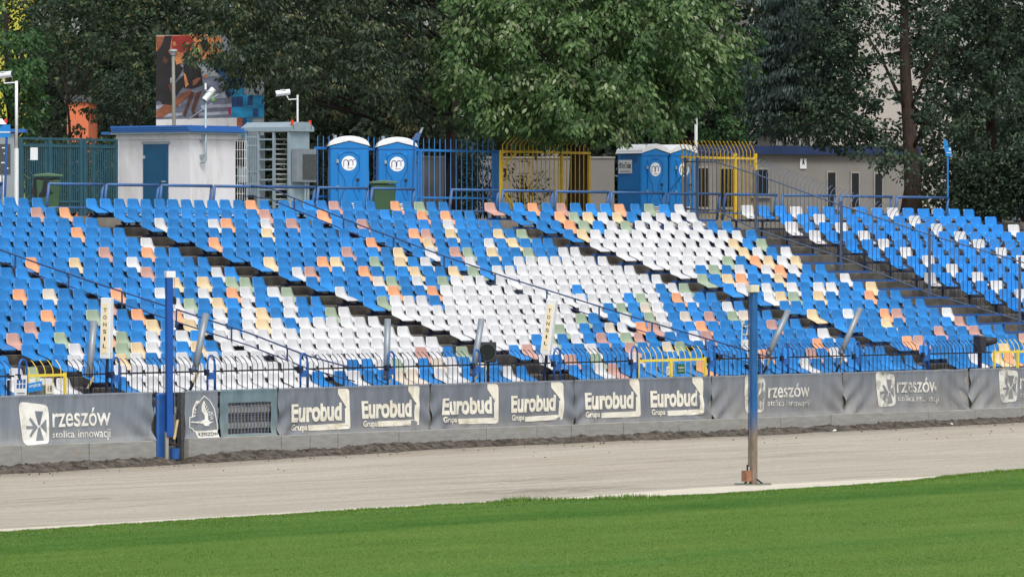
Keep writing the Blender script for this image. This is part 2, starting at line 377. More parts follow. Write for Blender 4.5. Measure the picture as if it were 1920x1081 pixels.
# ------------------------------------------------------------------ terrace with steps and seat rails, ground behind the top row
terr = MB().box2((-60, 1.2, -.4), (75, -17.2, .6)).build('terrace', M['concrete_dark'], None, (X0, D0, 0), TH); tag(terr, kind='structure')
def ztread(k): return zrow(k)-.74
rnd = random.Random(3)
for k in range(1, 19):
    v0, v1 = (k-1)*DV-.36, (k-1)*DV+.57
    if k == 1: v0 = -.62
    zt = ztread(k); b = MB(); nU = 150
    us2 = lin(-46, 56, nU)
    prof = []
    for u in us2:
        e = .012*noise.noise((u*.9, k*7.7, 0))+.012*noise.noise((u*5, k*3.1, 2)); z = zt+.00008*u*(k-1)
        prof.append([(u, -v0, z), (u, -(v1-.03+e), z+.004*noise.noise((u*3, k, 5))), (u, -(v1+e), z-.035+e*.7), (u, -(v1+.01+e*.5), zt-.36)])
    vv2 = [p for q in prof for p in q]
    ff = [(i*4+j, i*4+j+1, (i+1)*4+j+1, (i+1)*4+j) for i in range(nU-1) for j in range(3)]
    b.add(vv2, ff); b.build('step', M['concrete_dark'], terr)
MB().box2((-46, -(17*DV+.50), .5), (56, -17.28, 1.02)).build('front_walk', M['concrete_dark'], terr)
o = MB().box2((-130, .66, ZP-.6), (160, 160, ZP)).build('platform', M['paving'], None, (X0, D0, 0), TH); tag(o, kind='structure')

# ------------------------------------------------------------------ track wall: plinth of concrete blocks, boards, hung banners
wall = thing('track_wall', 'low concrete plinth wall round the track under grey banners', 'wall', W(0, VW), TH)
jp = [-95, 32, 160, 286]
jp2 = [345, 408, 520, 574, 626, 740, 806, 905, 1000, 1064, 1091, 1162, 1265, 1365, 1457, 1551, 1645, 1734, 1821, 1909, 2000]
rnd = random.Random(9)
for js in (jp, jp2):
    for a, c in zip(js[:-1], js[1:]):
        u0, u1 = U(a, VW)+.015, U(c, VW)-.015; dz = rnd.uniform(-.012, .012); dy = rnd.uniform(-.012, .012)
        bb = MB().box2((u0, -.13+dy, -.7), (u1, .1, .47+dz)).build('block', M['concrete_plinth'], wall); bevel(bb, .012)
for a, c in ((-120, 286), (346, 410), (519, 2010)):
    MB().box2((U(a, VW)+.02, .02, .44), (U(c, VW)-.02, .08, 1.5)).build('backing_board', M['concrete_grey'], wall)
# heap of loose dark dirt thrown against the plinth
def berm_h(u): return (.17+.05*noise.noise((u*.35, 1, 4))+.05*noise.noise((u*1.3, 2, 4)))*(1.15 if u < -6 else .95)
def zberm(u, s):
    b = math.exp(-(max(0, s-.22)/.36)**2)*(1 if s > .22 else .8+.2*s/.22)
    n1 = noise.noise((u*3.2, s*3.2, 9))*.05+noise.noise((u*9, s*9, 3))*.035
    gap = 1-.75*math.exp(-((u-U(318, VW))/.55)**2)
    return zb(u)-.03+b*(berm_h(u)+n1)*gap+(n1*.25 if s < 1.15 else 0)
nu, ns = 1100, 16
us3 = lin(-34, 22, nu)
verts = [(u, -(VW+.10+1.35*j/(ns-1)), zberm(u, 1.35*j/(ns-1))-(.09 if j == ns-1 else 0)) for j in range(ns) for u in us3]
faces = [(j*nu+i, (j+1)*nu+i, (j+1)*nu+i+1, j*nu+i+1) for j in range(ns-1) for i in range(nu-1)]
me = bpy.data.meshes.new('dirt_berm'); me.from_pydata(verts, [], faces); me.materials.append(M['soil_dark'])
me.polygons.foreach_set('use_smooth', [True]*len(faces)); me.update()
if me.polygons[0].normal.z < 0: me.flip_normals()
o = obj('dirt_berm', me, None, (X0, D0, 0), TH); tag(o, 'heap of dark loose dirt thrown against the track wall', 'dirt', kind='stuff')
# loose clods
cl = MB(); rnd = random.Random(21)
for i in range(2600):
    u = rnd.uniform(-33, 20); s = abs(rnd.gauss(.45, .45))
    if i % 24 == 0: s = rnd.uniform(.3, 6)
    r_ = rnd.uniform(.008, .03)*(1.6 if rnd.random() < .1 else 1)
    z = zberm(u, s) if s < 1.25 else ztrack(u, VW+.1+s)+.004
    q = Matrix.Rotation(rnd.uniform(0, 6), 3, Vector((rnd.random(), rnd.random(), rnd.random()+.1)).normalized())
    ps = [q @ Vector(p)*r_*rnd.uniform(.7, 1.2) for p in ((1, 0, 0), (-1, 0, 0), (0, 1, 0), (0, -1, 0), (0, 0, .8), (0, 0, -.8))]
    cl.add([p+Vector((u, -(VW+.1+s), z)) for p in ps], [(0, 2, 4), (2, 1, 4), (1, 3, 4), (3, 0, 4), (2, 0, 5), (1, 2, 5), (3, 1, 5), (0, 3, 5)])
o = cl.build('dirt_clods', M['soil_dark'], None, (X0, D0, 0), TH); tag(o, 'scattered dark clods of dirt along the wall', 'dirt', kind='stuff')

# ---- banners
def banner_mat(name, base, dust, lo, hi, top=None):
    t = NT(name); co = t.coord('pos')
    c = t.ramp(t.noise(t.coord('pos', (1, 1, .25)), 3.5, 5, .65), [(.3, tuple(x*.80 for x in base)), (.7, tuple(x*1.2 for x in base))])
    sep = t.n('SeparateXYZ'); t.l(t.n('NewGeometry').outputs['Position'], sep.inputs[0])
    mr = t.n('MapRange'); mr.inputs[1].default_value = hi; mr.inputs[2].default_value = lo; t.l(sep.outputs['Z'], mr.inputs[0])
    f = t.math('MULTIPLY', mr.outputs[0], t.ramp(t.noise(t.coord('pos', (1, 1, .5)), 1.6, 6, .7), [(.3, (.15, .15, .15)), (.7, (1, 1, 1))]), True)
    c = t.mix(f, c, dust)
    t.bump(t.noise(t.coord('pos', (1, 1, .5)), 12, 4), .25, .02)
    return t.done(c, .72, 0, .3)
banner_mat('banner_grey', srgb(124, 132, 142), srgb(160, 158, 152), .35, .95)
banner_mat('banner_dark', srgb(115, 121, 131), srgb(150, 146, 138), .35, .90)
banner_mat('banner_dusty', srgb(120, 126, 135), srgb(152, 148, 140), .3, 1.65)
banner_mat('banner_teal', srgb(106, 128, 136), srgb(150, 152, 146), .35, 1.0)
ZB0, ZB1 = .43, 1.565
def disp(u, z, b):
    a, c, sd, amp = b
    f = (z-ZB0)/(ZB1-ZB0); e0 = math.exp(-(u-a)/.7); e1 = math.exp(-(c-u)/.7)
    d = amp*(.035*noise.noise((u*.8, z*1.2, sd))+.030*noise.noise((u*2.3+z*1.2, z*.8, sd+3)))
    d += amp*.075*e1*math.sin((z-ZB0)*11-(c-u)*7+sd)*(1-f)+amp*.07*e0*math.sin((z-ZB0)*11-(u-a)*8+sd*2)*(1-f)
    d += .035*math.exp(-((f-.02)/.06)**2)*(1+noise.noise((u*1.3, 0, sd)))+.02*math.exp(-((f-1)/.04)**2)
    d += amp*.018*noise.noise((u*4.5, z*1.5, sd+8))
    return d
class Banner:
    def __init__(s, px0, px1, seed, label, mat, amp=1.0, group='grey printed banners hung along the track wall', ztop=0.0):
        s.v = VW+.03; s.u0, s.u1 = U(px0, s.v)+.012, U(px1, s.v)-.012; s.b = (s.u0, s.u1, seed*7.3, amp); s.mat = mat; s.zt = ztop
        s.t = thing('advertising_banner', label, 'banner', W(s.u0, s.v, ZB0), TH, group)
    def pt(s, u, z, off): return (u-s.u0, -(disp(u, z, s.b)+off), z-ZB0)
    def cloth(s, hole=None):
        n = max(6, int((s.u1-s.u0)/.07)); m = 22; b = MB(); vs_ = []; fs = []
        for j in range(m+1):
            for i in range(n+1):
                u = s.u0+(s.u1-s.u0)*i/n; f = j/m; sag = .028*noise.noise((u*.9, s.b[2], 1))*(1-f)+.012*noise.noise((u*1.7, s.b[2], 6))*f
                z = ZB0+(ZB1+s.zt-ZB0)*f+sag; vs_.append(s.pt(u, z, 0))
        for j in range(m):
            for i in range(n):
                if hole:
                    u = s.u0+(s.u1-s.u0)*(i+.5)/n; z = ZB0+(ZB1-ZB0)*(j+.5)/m
                    if hole[0] < u < hole[1] and hole[2] < z < hole[3]: continue
                fs.append((j*(n+1)+i, j*(n+1)+i+1, (j+1)*(n+1)+i+1, (j+1)*(n+1)+i))
        top = len(vs_); vs_ += [(s.u0-s.u0+(s.u1-s.u0)*i/n, .09, ZB1+s.zt-ZB0-.02) for i in range(n+1)]
        fs += [(m*(n+1)+i, m*(n+1)+i+1, top+i+1, top+i) for i in range(n)]
        b.add(vs_, fs); b.build('cloth', M[s.mat], s.t, smooth=True)
    def poly(s, pts, mat, off, name='print', px=True, sub=3, parent=None):
        q = [UZ(x, y, s.v) for x, y in pts] if px else pts
        bm = bmesh.new(); vv_ = [bm.verts.new((u, 0, z)) for u, z in q]
        tri = tessellate_polygon([[Vector((u, z, 0)) for u, z in q]])
        for t_ in tri:
            try: bm.faces.new([vv_[i] for i in t_])
            except ValueError: pass
        if sub: bmesh.ops.subdivide_edges(bm, edges=bm.edges[:], cuts=sub, use_grid_fill=True)
        for v_ in bm.verts: v_.co = s.pt(v_.co.x, v_.co.z, off)
        bmesh.ops.recalc_face_normals(bm, faces=bm.faces)
        me = bpy.data.meshes.new(name); bm.to_mesh(me); bm.free(); me.materials.append(M[mat]); return obj(name, me, parent or s.t)
    def text(s, body, u0, u1, z0, z1, mat, off=.016, bold=0.0, shear=0.0, fn=None):
        o = text_obj(body, bold, shear); me = o
        xs = [v.co.x for v in me.vertices]; ys = [v.co.y for v in me.vertices]; a, b_, c, d = min(xs), max(xs), min(ys), max(ys)
        for v in me.vertices:
            fu, fz = (v.co.x-a)/(b_-a), (v.co.y-c)/(d-c)
            u, z = (u0+(u1-u0)*fu, z0+(z1-z0)*fz) if fn is None else fn(fu, fz)
            v.co = s.pt(u, z, off)
        me.materials.append(M[mat]); return obj('lettering', me, s.t)
def text_obj(body, bold=0.0, shear=0.0):
    cu = bpy.data.curves.new('lettering', 'FONT'); cu.body = body; cu.offset = bold; cu.shear = shear; cu.resolution_u = 4; cu.fill_mode = 'FRONT'
    o = bpy.data.objects.new('lettering', cu); COL.objects.link(o)
    dg = bpy.context.evaluated_depsgraph_get(); me = bpy.data.meshes.new_from_object(o.evaluated_get(dg))
    bpy.data.objects.remove(o, do_unlink=True); bpy.data.curves.remove(cu)
    me.name = 'lettering'; me.materials.clear(); return me
def rounded(pts, r, seg=4):
    out = []; n = len(pts)
    for i in range(n):
        p, a, b = Vector(pts[i]), Vector(pts[i-1]), Vector(pts[(i+1) % n]); d1 = (a-p); d2 = (b-p)
        q1 = p+d1.normalized()*min(r, d1.length*.45); q2 = p+d2.normalized()*min(r, d2.length*.45)
        for k in range(seg+1):
            f = k/seg; x = q1*(1-f)**2+p*2*f*(1-f)+q2*f*f; out.append((x.x, x.y))
    return out
def rz_logo(B, px, py0, py1, w, cream=False):
    """white rounded square with arrow and wedges; px left edge, py0/py1 top/bottom in the photo, w width in px; shapes in 0..1"""
    def mp(x, y): return (px+w*x, py0+(py1-py0)*y)
    wm = 'print_worn' if B.mat == 'banner_dusty' else 'print_white'
    sq = rounded([(-.02, -.04), (1, .05), (1.0, .96), (.10, 1.02)], .17)
    B.poly([mp(x, y) for x, y in sq], wm, .010, 'logo_field')
    dm = B.mat
    for sh in ([(.53, .19), (.80, .20), (.70, .52), (.64, .52)], [(.64, .58), (.70, .58), (.80, .88), (.55, .90)], [(.71, .55), (.91, .38), (.91, .72)],
               [(.22, .545), (.22, .615), (.46, .615), (.32, .78), (.39, .81), (.62, .58), (.39, .34), (.33, .39), (.47, .545)]):
        B.poly([mp(x, y) for x, y in sh], dm, .020, 'logo_mark')
def rz_text(B, x0, x1, yt0, yt1, yb0, yb1, st0, st1, sb0, sb1):
    """rzeszow lettering between px columns; cap rows given at left and right end"""
    def quad(ya0, ya1, yb0_, yb1_):
        def fn(fu, fz):
            px = x0+(x1-x0)*fu; yt = ya0+(ya1-ya0)*fu; yb = yb0_+(yb1_-yb0_)*fu
            return UZ(px, yb+(yt-yb)*fz, B.v)
        return fn
    wm = 'print_worn' if B.mat == 'banner_dusty' else 'print_white'
    B.text('rzeszów', 0, 0, 0, 0, wm, .014, .012, 0, quad(yt0, yt1, yb0, yb1))
    B.text('stolica innowacji', 0, 0, 0, 0, wm, .014, .004, 0, quad(st0, st1, sb0, sb1))
def Z1(x, y): return (x/6.4, 730+y/6.4)
B = Banner(-110, 286, 1, 'grey rzeszów banner with white logo at the left end of the wall', 'banner_grey', 1.1); B.cloth()
rz_logo(B, 36, 755, 833.5, 54.5)
rz_text(B, 97, 207, 763.5, 763, 801, 796.5, 808, 801.5, 823.5, 824.5)
# emblem of the club
B = Banner(346, 409, 2, 'small grey banner with white club emblem, STAL and RZESZÓW', 'banner_grey', .25); B.cloth()
def Z2(x, y): return (280+x/6.756, 720+y/6.756)
def stroke(pts, w=9, closed=False):
    n = len(pts)
    for i in range(n if closed else n-1):
        a, b = Vector(pts[i]), Vector(pts[(i+1) % n]); d = (b-a).normalized(); nn = Vector((-d.y, d.x))*w/2; a2, b2 = a-d*w*.4, b+d*w*.4
        B.poly([Z2(*(a2+nn)), Z2(*(b2+nn)), Z2(*(b2-nn)), Z2(*(a2-nn))], 'print_white', .012, 'emblem_outline', sub=0)
stroke([(545, 410), (505, 420), (508, 545), (545, 560), (565, 595), (860, 580), (852, 480), (815, 310), (760, 205), (690, 148), (640, 205), (588, 300), (570, 405)], 11)
B.poly([Z2(*p) for p in ((590, 205), (645, 207), (600, 275), (575, 405), (530, 410), (545, 310))], 'print_white', .011, 'emblem_field', sub=1)
B.poly([Z2(*p) for p in ((572, 590), (858, 578), (868, 665), (605, 688))], 'print_white', .011, 'emblem_field', sub=1)
B.poly([Z2(*p) for p in ((515, 482), (540, 465), (560, 475), (650, 465), (700, 440), (695, 390), (655, 340), (655, 270), (680, 210), (700, 215), (690, 270), (720, 340), (740, 380), (738, 440), (760, 470), (812, 470), (755, 500), (742, 525), (685, 525), (680, 500))], 'print_white', .012, 'emblem_field', sub=1)
for x, y in ((690, 210), (708, 235), (722, 265), (735, 300), (742, 335)):
    B.poly([Z2(*p) for p in ((x, y+6), (x+12, y), (x-12, y+50), (x-24, y+54))], 'print_white', .012, 'emblem_field', sub=0)
def txt_px(B, body, quadpts, mat, off=.016, bold=.0):
    (x0, y0), (x1, y1), (x2, y2), (x3, y3) = quadpts     # bottom-left, bottom-right, top-right, top-left in photo px
    def fn(fu, fz):
        px = (x0*(1-fu)+x1*fu)*(1-fz)+(x3*(1-fu)+x2*fu)*fz; py = (y0*(1-fu)+y1*fu)*(1-fz)+(y3*(1-fu)+y2*fu)*fz
        return UZ(px, py, B.v)
    B.text(body, 0, 0, 0, 0, mat, off, bold, 0, fn)
txt_px(B, 'RZESZÓW', [Z2(612, 658), Z2(860, 645), Z2(855, 590), Z2(612, 602)], 'ink_black', .022, .01)
txt_px(B, 'STAL', [Z2(576, 392), Z2(622, 232), Z2(592, 225), Z2(540, 385)], 'ink_black', .022, .01)
txt_px(B, 'Z', [Z2(745, 392), Z2(772, 390), Z2(770, 347), Z2(745, 350)], 'print_white', .016, .01)
txt_px(B, 'K', [Z2(777, 390), Z2(805, 388), Z2(800, 345), Z2(775, 347)], 'print_white', .016, .01)
txt_px(B, 'S', [Z2(765, 445), Z2(795, 442), Z2(795, 402), Z2(765, 405)], 'print_white', .016, .01)
# banner with a barred window
B = Banner(412, 519.5, 3, 'teal grey banner panel with a barred window between emblem and lettering', 'banner_teal', .3); h0, z1_ = UZ(426, 752, B.v); h1, z0_ = UZ(508, 820, B.v)
B.cloth((h0, h1, .52, 1.27))
b = MB()
for i in range(13):
    u = h0-B.u0+(h1-h0)*(i+.5)/13; b.box((u, .035, .46), (.018, .018, .95))
b.build('window_bars', M['steel_grille'], B.t)
b = MB()
for i in range(12): b.box(((h0+h1)/2-B.u0, .03, .10+.065*i), (h1-h0+.1, .004, .004))
b.build('window_mesh', M['zinc'], B.t)
o = thing('white_plank_barrier', 'two white planks seen through the barred banner window', 'barrier', W(B.u0, VW-.06, .5), TH)
for z in (.22, .58): MB().box((1.35, 0, z), (2.7, .04, .13)).build('plank', M['concrete_grey'], o)
for x in (.1, 1.2): MB().box((x, .05, .35), (.05, .05, .8)).build('post', M['steel_dark'], o)
def euro(B, x0, x1, et0, et1, eb0, eb1, fr):
    """Eurobud lettering + Grupa + bent white frame; rows at left/right end in photo px"""
    def q(a0, a1, c0, c1, xa, xb):
        def fn(fu, fz):
            px = xa+(xb-xa)*fu; return UZ(px, (c0+(c1-c0)*fu)*(1-fz)+(a0+(a1-a0)*fu)*fz, B.v)
        return fn
    f0 = q(et0, et1, eb0, eb1, x0, x1)
    tall = lambda fu, fz: f0(fu, fz*.81/.70 if fz < .70 else .81+(fz-.70)*.19/.30)
    B.text('Eurobud', 0, 0, 0, 0, 'print_cream', .015, .040, 0, tall)
    hgt = eb0-et0; xg = x0+1.5; wg = (x1-x0)*.295
    sl = (eb1-eb0)/(x1-x0)
    B.text('Grupa', 0, 0, 0, 0, 'print_cream', .015, .03, 0, q(eb0+hgt*.09, eb0+hgt*.09+sl*wg, eb0+hgt*.54, eb0+hgt*.54+sl*wg, xg, xg+wg))
    pts = rounded(fr[:2], 0) if False else fr
    B.poly(pts, 'print_cream', .012, 'logo_frame')
def Z3(x, y): return (510+x/6.4, 700+y/6.4)
def Z4(x, y): return (1060+x/6.4, 690+y/6.4)
FR = [(788, 178), (895, 178), (920, 188), (928, 215), (928, 630), (920, 652), (900, 661), (425, 685), (420, 618), (866, 593), (868, 418), (888, 402), (788, 240)]
def frame(Z, dx, dy, sx=1.0, sy=1.0): return [Z(788+(x-788)*sx+dx, 178+(y-178)*sy+dy) for x, y in FR]
lab = 'dark grey Eurobud Grupa banner, %s of the three from the left'
B = Banner(520.5, 805.5, 4, lab % 'first', 'banner_dark', .8); B.cloth()
euro(B, 545, 640, 757.5, 754, 792, 788, frame(Z3, 0, 0))
euro(B, 677.5, 771.5, 751.5, 748.5, 785, 781.5, frame(Z3, 843, -33, 1.0, .97))
B = Banner(806.5, 1075, 5, lab % 'second', 'banner_dark', .9); B.cloth()
def Z5(x, y): return (480+x/3, 600+y/3)
euro(B, 829, 921, 746.5, 743, 778, 775, [Z5(x, y) for x, y in ((1300, 358), (1345, 357), (1357, 362), (1362, 378), (1362, 562), (1358, 574), (1345, 579), (1142, 583), (1140, 553), (1335, 547), (1335, 462), (1343, 456), (1300, 388))])
def Z6(x, y): return (960+x/3, 600+y/3)
euro(B, 956.5, 1041.5, 741.5, 739.5, 774, 770, [Z6(x, y) for x, y in ((220, 348), (265, 347), (280, 353), (285, 370), (290, 540), (287, 552), (275, 558), (75, 570), (72, 542), (262, 530), (260, 452), (268, 446), (222, 378))])
B = Banner(1076, 1333, 6, lab % 'third', 'banner_dark', .8); B.cloth()
euro(B, 1096.5, 1186, 736, 733.5, 768, 765.5, [Z4(x, y) for x, y in ((755, 128), (845, 126), (872, 138), (882, 170), (895, 548), (890, 570), (875, 580), (430, 595), (425, 533), (838, 513), (836, 345), (855, 333), (758, 190))])
euro(B, 1219, 1307, 732.5, 730.5, 764, 761, [Z4(x, y) for x, y in ((1522, 108), (1615, 106), (1640, 118), (1650, 145), (1665, 525), (1660, 545), (1645, 553), (1218, 570), (1213, 508), (1612, 490), (1606, 325), (1625, 312), (1525, 172))])
lab = 'dusty grey rzeszów banner with square arrow logo, %s'
B = Banner(1334, 1580, 7, lab % 'behind the tall blue pole', 'banner_dusty', 1.0); B.cloth()
rz_logo(B, 1395, 704, 774, 38)
rz_text(B, 1439, 1518, 718, 718, 746, 743, 749, 748, 764, 765)
B = Banner(1581, 1816, 8, lab % 'right of the pole', 'banner_dusty', 1.3); B.cloth()
rz_logo(B, 1642.5, 698.5, 762, 37)
rz_text(B, 1683, 1759, 707.5, 707, 736, 735, 741, 739, 754, 757)
B = Banner(1817, 2010, 9, lab % 'cut off at the right edge', 'banner_dusty', 1.4); B.cloth()
rz_logo(B, 1872, 691.5, 754, 36)
rz_text(B, 1912, 1988, 700, 699, 729, 727, 734, 732, 747, 748)

# ------------------------------------------------------------------ seats
def seat_shell(name, prof, wid, curl, n=6, th=.014):
    """prof: side profile (y forward, z) from the top of the back to the front lip; wid: half widths; curl: how far the side edges bend forward/up"""
    m = len(prof); front = []; back = []
    for i in range(m):
        a = Vector(prof[max(i-1, 0)]); c = Vector(prof[min(i+1, m-1)]); t_ = (c-a).normalized(); nn = Vector((-t_.y, t_.x))
        if nn.x < 0 and nn.y < 0: nn = -nn
        if i < m*.5 and nn.x < 0: nn = -nn
        if i >= m*.5 and nn.y < 0: nn = -nn
        for j in range(n+1):
            f = 2*j/n-1; x = wid[i]*f; k = curl[i]*abs(f)**3
            y = prof[i][0]+nn.x*k; z = prof[i][1]+nn.y*k
            front.append((x, y, z)); back.append((x*.985, y-nn.x*th, z-nn.y*th))
    vs_ = front+back; N = len(front); fs = []
    for i in range(m-1):
        for j in range(n):
            a = i*(n+1)+j; fs.append((a, a+1, a+n+2, a+n+1)); fs.append((N+a, N+a+n+1, N+a+n+2, N+a+1))
    rim = [j for j in range(n+1)]+[i*(n+1)+n for i in range(1, m)]+[(m-1)*(n+1)+j for j in range(n-1, -1, -1)]+[i*(n+1) for i in range(m-2, 0, -1)]
    for a, c in zip(rim, rim[1:]+rim[:1]): fs.append((a, N+a, N+c, c))
    b = MB(); b.add(vs_, fs); return b
PROF = [(0, -.006), (.003, 0), (.004, -.022), (.012, -.09), (.022, -.165), (.040, -.228), (.078, -.268), (.14, -.288), (.23, -.308), (.33, -.336), (.405, -.362), (.418, -.388)]
WID = [.135, .160, .208, .224, .240, .254, .262, .266, .268, .266, .258, .240]
CURL = [.006, .010, .020, .026, .032, .038, .040, .034, .026, .016, .006, 0]
shell = seat_shell('seat', PROF, WID, CURL)
PROF2 = [(0, -.006), (.004, 0), (.006, -.02), (.014, -.10), (.024, -.18), (.040, -.255), (.075, -.305), (.13, -.328), (.21, -.345), (.29, -.366), (.345, -.386), (.36, -.405)]
WID2 = [.145, .175, .222, .238, .238, .232, .228, .228, .230, .230, .222, .205]
CURL2 = [.004, .01, .02, .03, .034, .036, .036, .032, .024, .016, .006, 0]
shell2 = seat_shell('seat', PROF2, WID2, CURL2)
COLOURS = ['blue', 'white', 'orange', 'pink', 'beige', 'green', 'cream']
SHELL = [shell.mesh('seat', M['seat_'+c], True) for c in COLOURS]
SHELL2 = [shell2.mesh('seat', M['seat_glossy'], True), shell2.mesh('seat', M['seat_white'], True)]
BRK = MB().box((0, .20, -.372), (.05, .16, .07)).box((0, .20, -.425), (.085, .07, .045)).mesh('bracket', M['steel_dark'])
# seat colours by number; rows count down from the top of the stand, seats are numbered along the row
# (left and corner block: from their right end); rows: (row, seats[, first u, last u]); paint: (row, colour, first seat, last seat)
CORNER_ROWS = [
    (15, 1), (16, 3), (17, 5), (18, 7),
]
CORNER_PAINT = [
    (17, 1, 1, 1), (17, 5, 0, 0), (18, 1, 0, 3),
]
LEFT_ROWS = [
    (1, 6), (2, 8), (3, 10), (4, 12), (5, 14), (6, 15), (7, 17), (8, 19), (9, 21), (10, 23), (11, 24), (12, 26), (13, 28), (14, 28), (15, 28),
    (16, 28), (17, 28), (18, 28),
]
LEFT_PAINT = [
    (2, 3, 2, 2), (2, 2, 0, 0), (4, 2, 3, 3), (5, 1, 0, 0), (6, 3, 5, 5), (6, 2, 2, 2), (7, 2, 12, 12), (7, 4, 9, 9), (7, 1, 5, 5), (8, 3, 6, 6),
    (8, 1, 1, 1), (9, 4, 6, 6), (9, 4, 4, 4), (9, 5, 1, 2), (10, 2, 18, 18), (10, 6, 16, 16), (10, 2, 12, 12), (10, 1, 9, 9), (10, 1, 6, 6),
    (10, 2, 4, 4), (10, 1, 3, 3), (10, 1, 1, 1), (10, 5, 0, 0), (11, 3, 14, 14), (11, 1, 10, 10), (11, 5, 9, 9), (11, 4, 7, 7), (11, 1, 5, 5),
    (11, 1, 2, 2), (12, 2, 20, 20), (12, 5, 17, 17), (12, 2, 14, 14), (12, 2, 12, 12), (12, 1, 11, 11), (12, 1, 9, 9), (12, 1, 7, 7), (12, 4, 6, 6),
    (12, 1, 4, 4), (12, 5, 1, 1), (12, 1, 0, 0), (13, 3, 23, 23), (13, 1, 18, 18), (13, 4, 15, 15), (13, 4, 13, 13), (13, 1, 11, 11), (13, 1, 9, 9),
    (13, 4, 8, 8), (13, 1, 7, 7), (13, 1, 0, 5), (14, 3, 26, 26), (14, 5, 23, 23), (14, 2, 20, 20), (14, 5, 19, 19), (14, 1, 17, 17),
    (14, 1, 15, 15), (14, 1, 0, 13), (15, 1, 24, 24), (15, 5, 21, 21), (15, 4, 20, 20), (15, 1, 19, 19), (15, 4, 16, 16), (15, 1, 0, 14),
    (16, 1, 26, 26), (16, 4, 23, 23), (16, 1, 22, 22), (16, 1, 19, 19), (16, 1, 4, 17), (16, 3, 3, 3), (16, 1, 2, 2), (16, 5, 0, 0), (17, 1, 11, 25),
    (17, 1, 8, 8), (17, 5, 7, 7), (17, 1, 6, 6), (17, 6, 4, 4), (17, 1, 3, 3), (17, 6, 1, 1), (18, 1, 15, 26), (18, 1, 12, 12), (18, 6, 8, 9),
    (18, 1, 5, 6), (18, 1, 1, 1),
]
MIDDLE_PAINT = [
    (1, 2, 12, 12), (1, 3, 18, 18), (1, -1, 22, 22), (1, 2, 23, 23), (1, 5, 25, 25), (2, 3, 11, 11), (2, 2, 15, 15), (2, 2, 23, 23), (2, 2, 25, 25),
    (3, 1, 1, 1), (3, 1, 5, 5), (3, 2, 6, 6), (3, 1, 9, 9), (3, 3, 11, 11), (3, 3, 16, 16), (3, 1, 23, 23), (4, 4, 7, 7), (4, 2, 18, 18),
    (4, 3, 19, 19), (4, 4, 21, 21), (4, 4, 25, 25), (4, 5, 27, 27), (5, 2, 1, 1), (5, 2, 13, 13), (5, 4, 17, 17), (5, 1, 22, 22), (5, 4, 24, 24),
    (6, 3, 9, 9), (6, 4, 13, 13), (6, 1, 15, 15), (6, 3, 17, 17), (6, 5, 18, 18), (6, 4, 20, 20), (6, 5, 23, 23), (6, 1, 26, 27), (7, 4, 1, 1),
    (7, 2, 5, 5), (7, 4, 6, 6), (7, 5, 9, 9), (7, 4, 11, 11), (7, 1, 13, 13), (7, 1, 16, 16), (7, 1, 20, 27), (8, 1, 1, 1), (8, 3, 2, 2),
    (8, 2, 6, 6), (8, 4, 10, 10), (8, 4, 13, 13), (8, 5, 14, 14), (8, 1, 16, 27), (9, 6, 5, 5), (9, 5, 6, 6), (9, 1, 8, 8), (9, 5, 10, 10),
    (9, 1, 11, 27), (10, 1, 0, 0), (10, 2, 4, 4), (10, 2, 7, 7), (10, 1, 8, 17), (10, 1, 19, 24), (10, 1, 26, 26), (10, 5, 27, 27), (11, 5, 1, 1),
    (11, 1, 2, 4), (11, 1, 6, 19), (11, 5, 21, 21), (11, 1, 22, 22), (11, 2, 24, 24), (11, 1, 25, 25), (12, 1, 0, 15), (12, 5, 17, 17),
    (12, 6, 19, 19), (12, 1, 20, 20), (12, 1, 26, 26), (13, 1, 0, 11), (13, 5, 12, 12), (13, 1, 15, 15), (13, 5, 17, 17), (13, 1, 18, 18),
    (13, 6, 20, 20), (13, 3, 22, 22), (13, 5, 24, 24), (13, 6, 25, 25), (14, 1, 0, 7), (14, 5, 8, 8), (14, 1, 9, 9), (14, 6, 12, 12),
    (14, 1, 13, 13), (14, 2, 14, 14), (14, 3, 15, 15), (14, 1, 16, 16), (14, 2, 19, 19), (14, 3, 25, 25), (15, 1, 0, 3), (15, 5, 5, 5),
    (15, 1, 7, 7), (15, 3, 9, 9), (15, 5, 11, 11), (15, 3, 12, 12), (15, 1, 16, 16), (15, 3, 17, 17), (15, 1, 27, 27), (16, 3, 1, 1), (16, 1, 3, 3),
    (16, 1, 6, 6), (16, 3, 9, 9), (16, 6, 12, 12), (16, 5, 13, 13), (16, 1, 18, 18), (16, 2, 24, 24), (17, 1, 0, 0), (17, 3, 2, 2), (17, 5, 4, 4),
    (17, 6, 7, 7), (17, 1, 16, 16), (17, 2, 17, 17), (17, 3, 21, 21), (17, 1, 23, 23), (18, 1, 2, 2), (18, 3, 3, 3), (18, 2, 10, 10),
    (18, 1, 18, 18),
]
RIGHT_ROWS = [
    (1, 14, 17.842, 27.443), (2, 13, 17.903, 26.72), (3, 14, 17.826, 27.253), (4, 14, 17.845, 27.188), (5, 13, 17.846, 26.352),
    (6, 13, 17.85, 26.24), (7, 12, 17.857, 25.387), (8, 12, 17.845, 25.285), (9, 12, 17.864, 25.174), (10, 12, 17.835, 25.138),
    (11, 12, 17.838, 25.009), (12, 12, 17.846, 24.871), (13, 12, 17.872, 24.866), (14, 12, 17.852, 24.694), (15, 12, 17.872, 24.685),
    (16, 12, 17.834, 24.537), (17, 12, 17.836, 24.495), (18, 10, 17.79, 23.187),
]
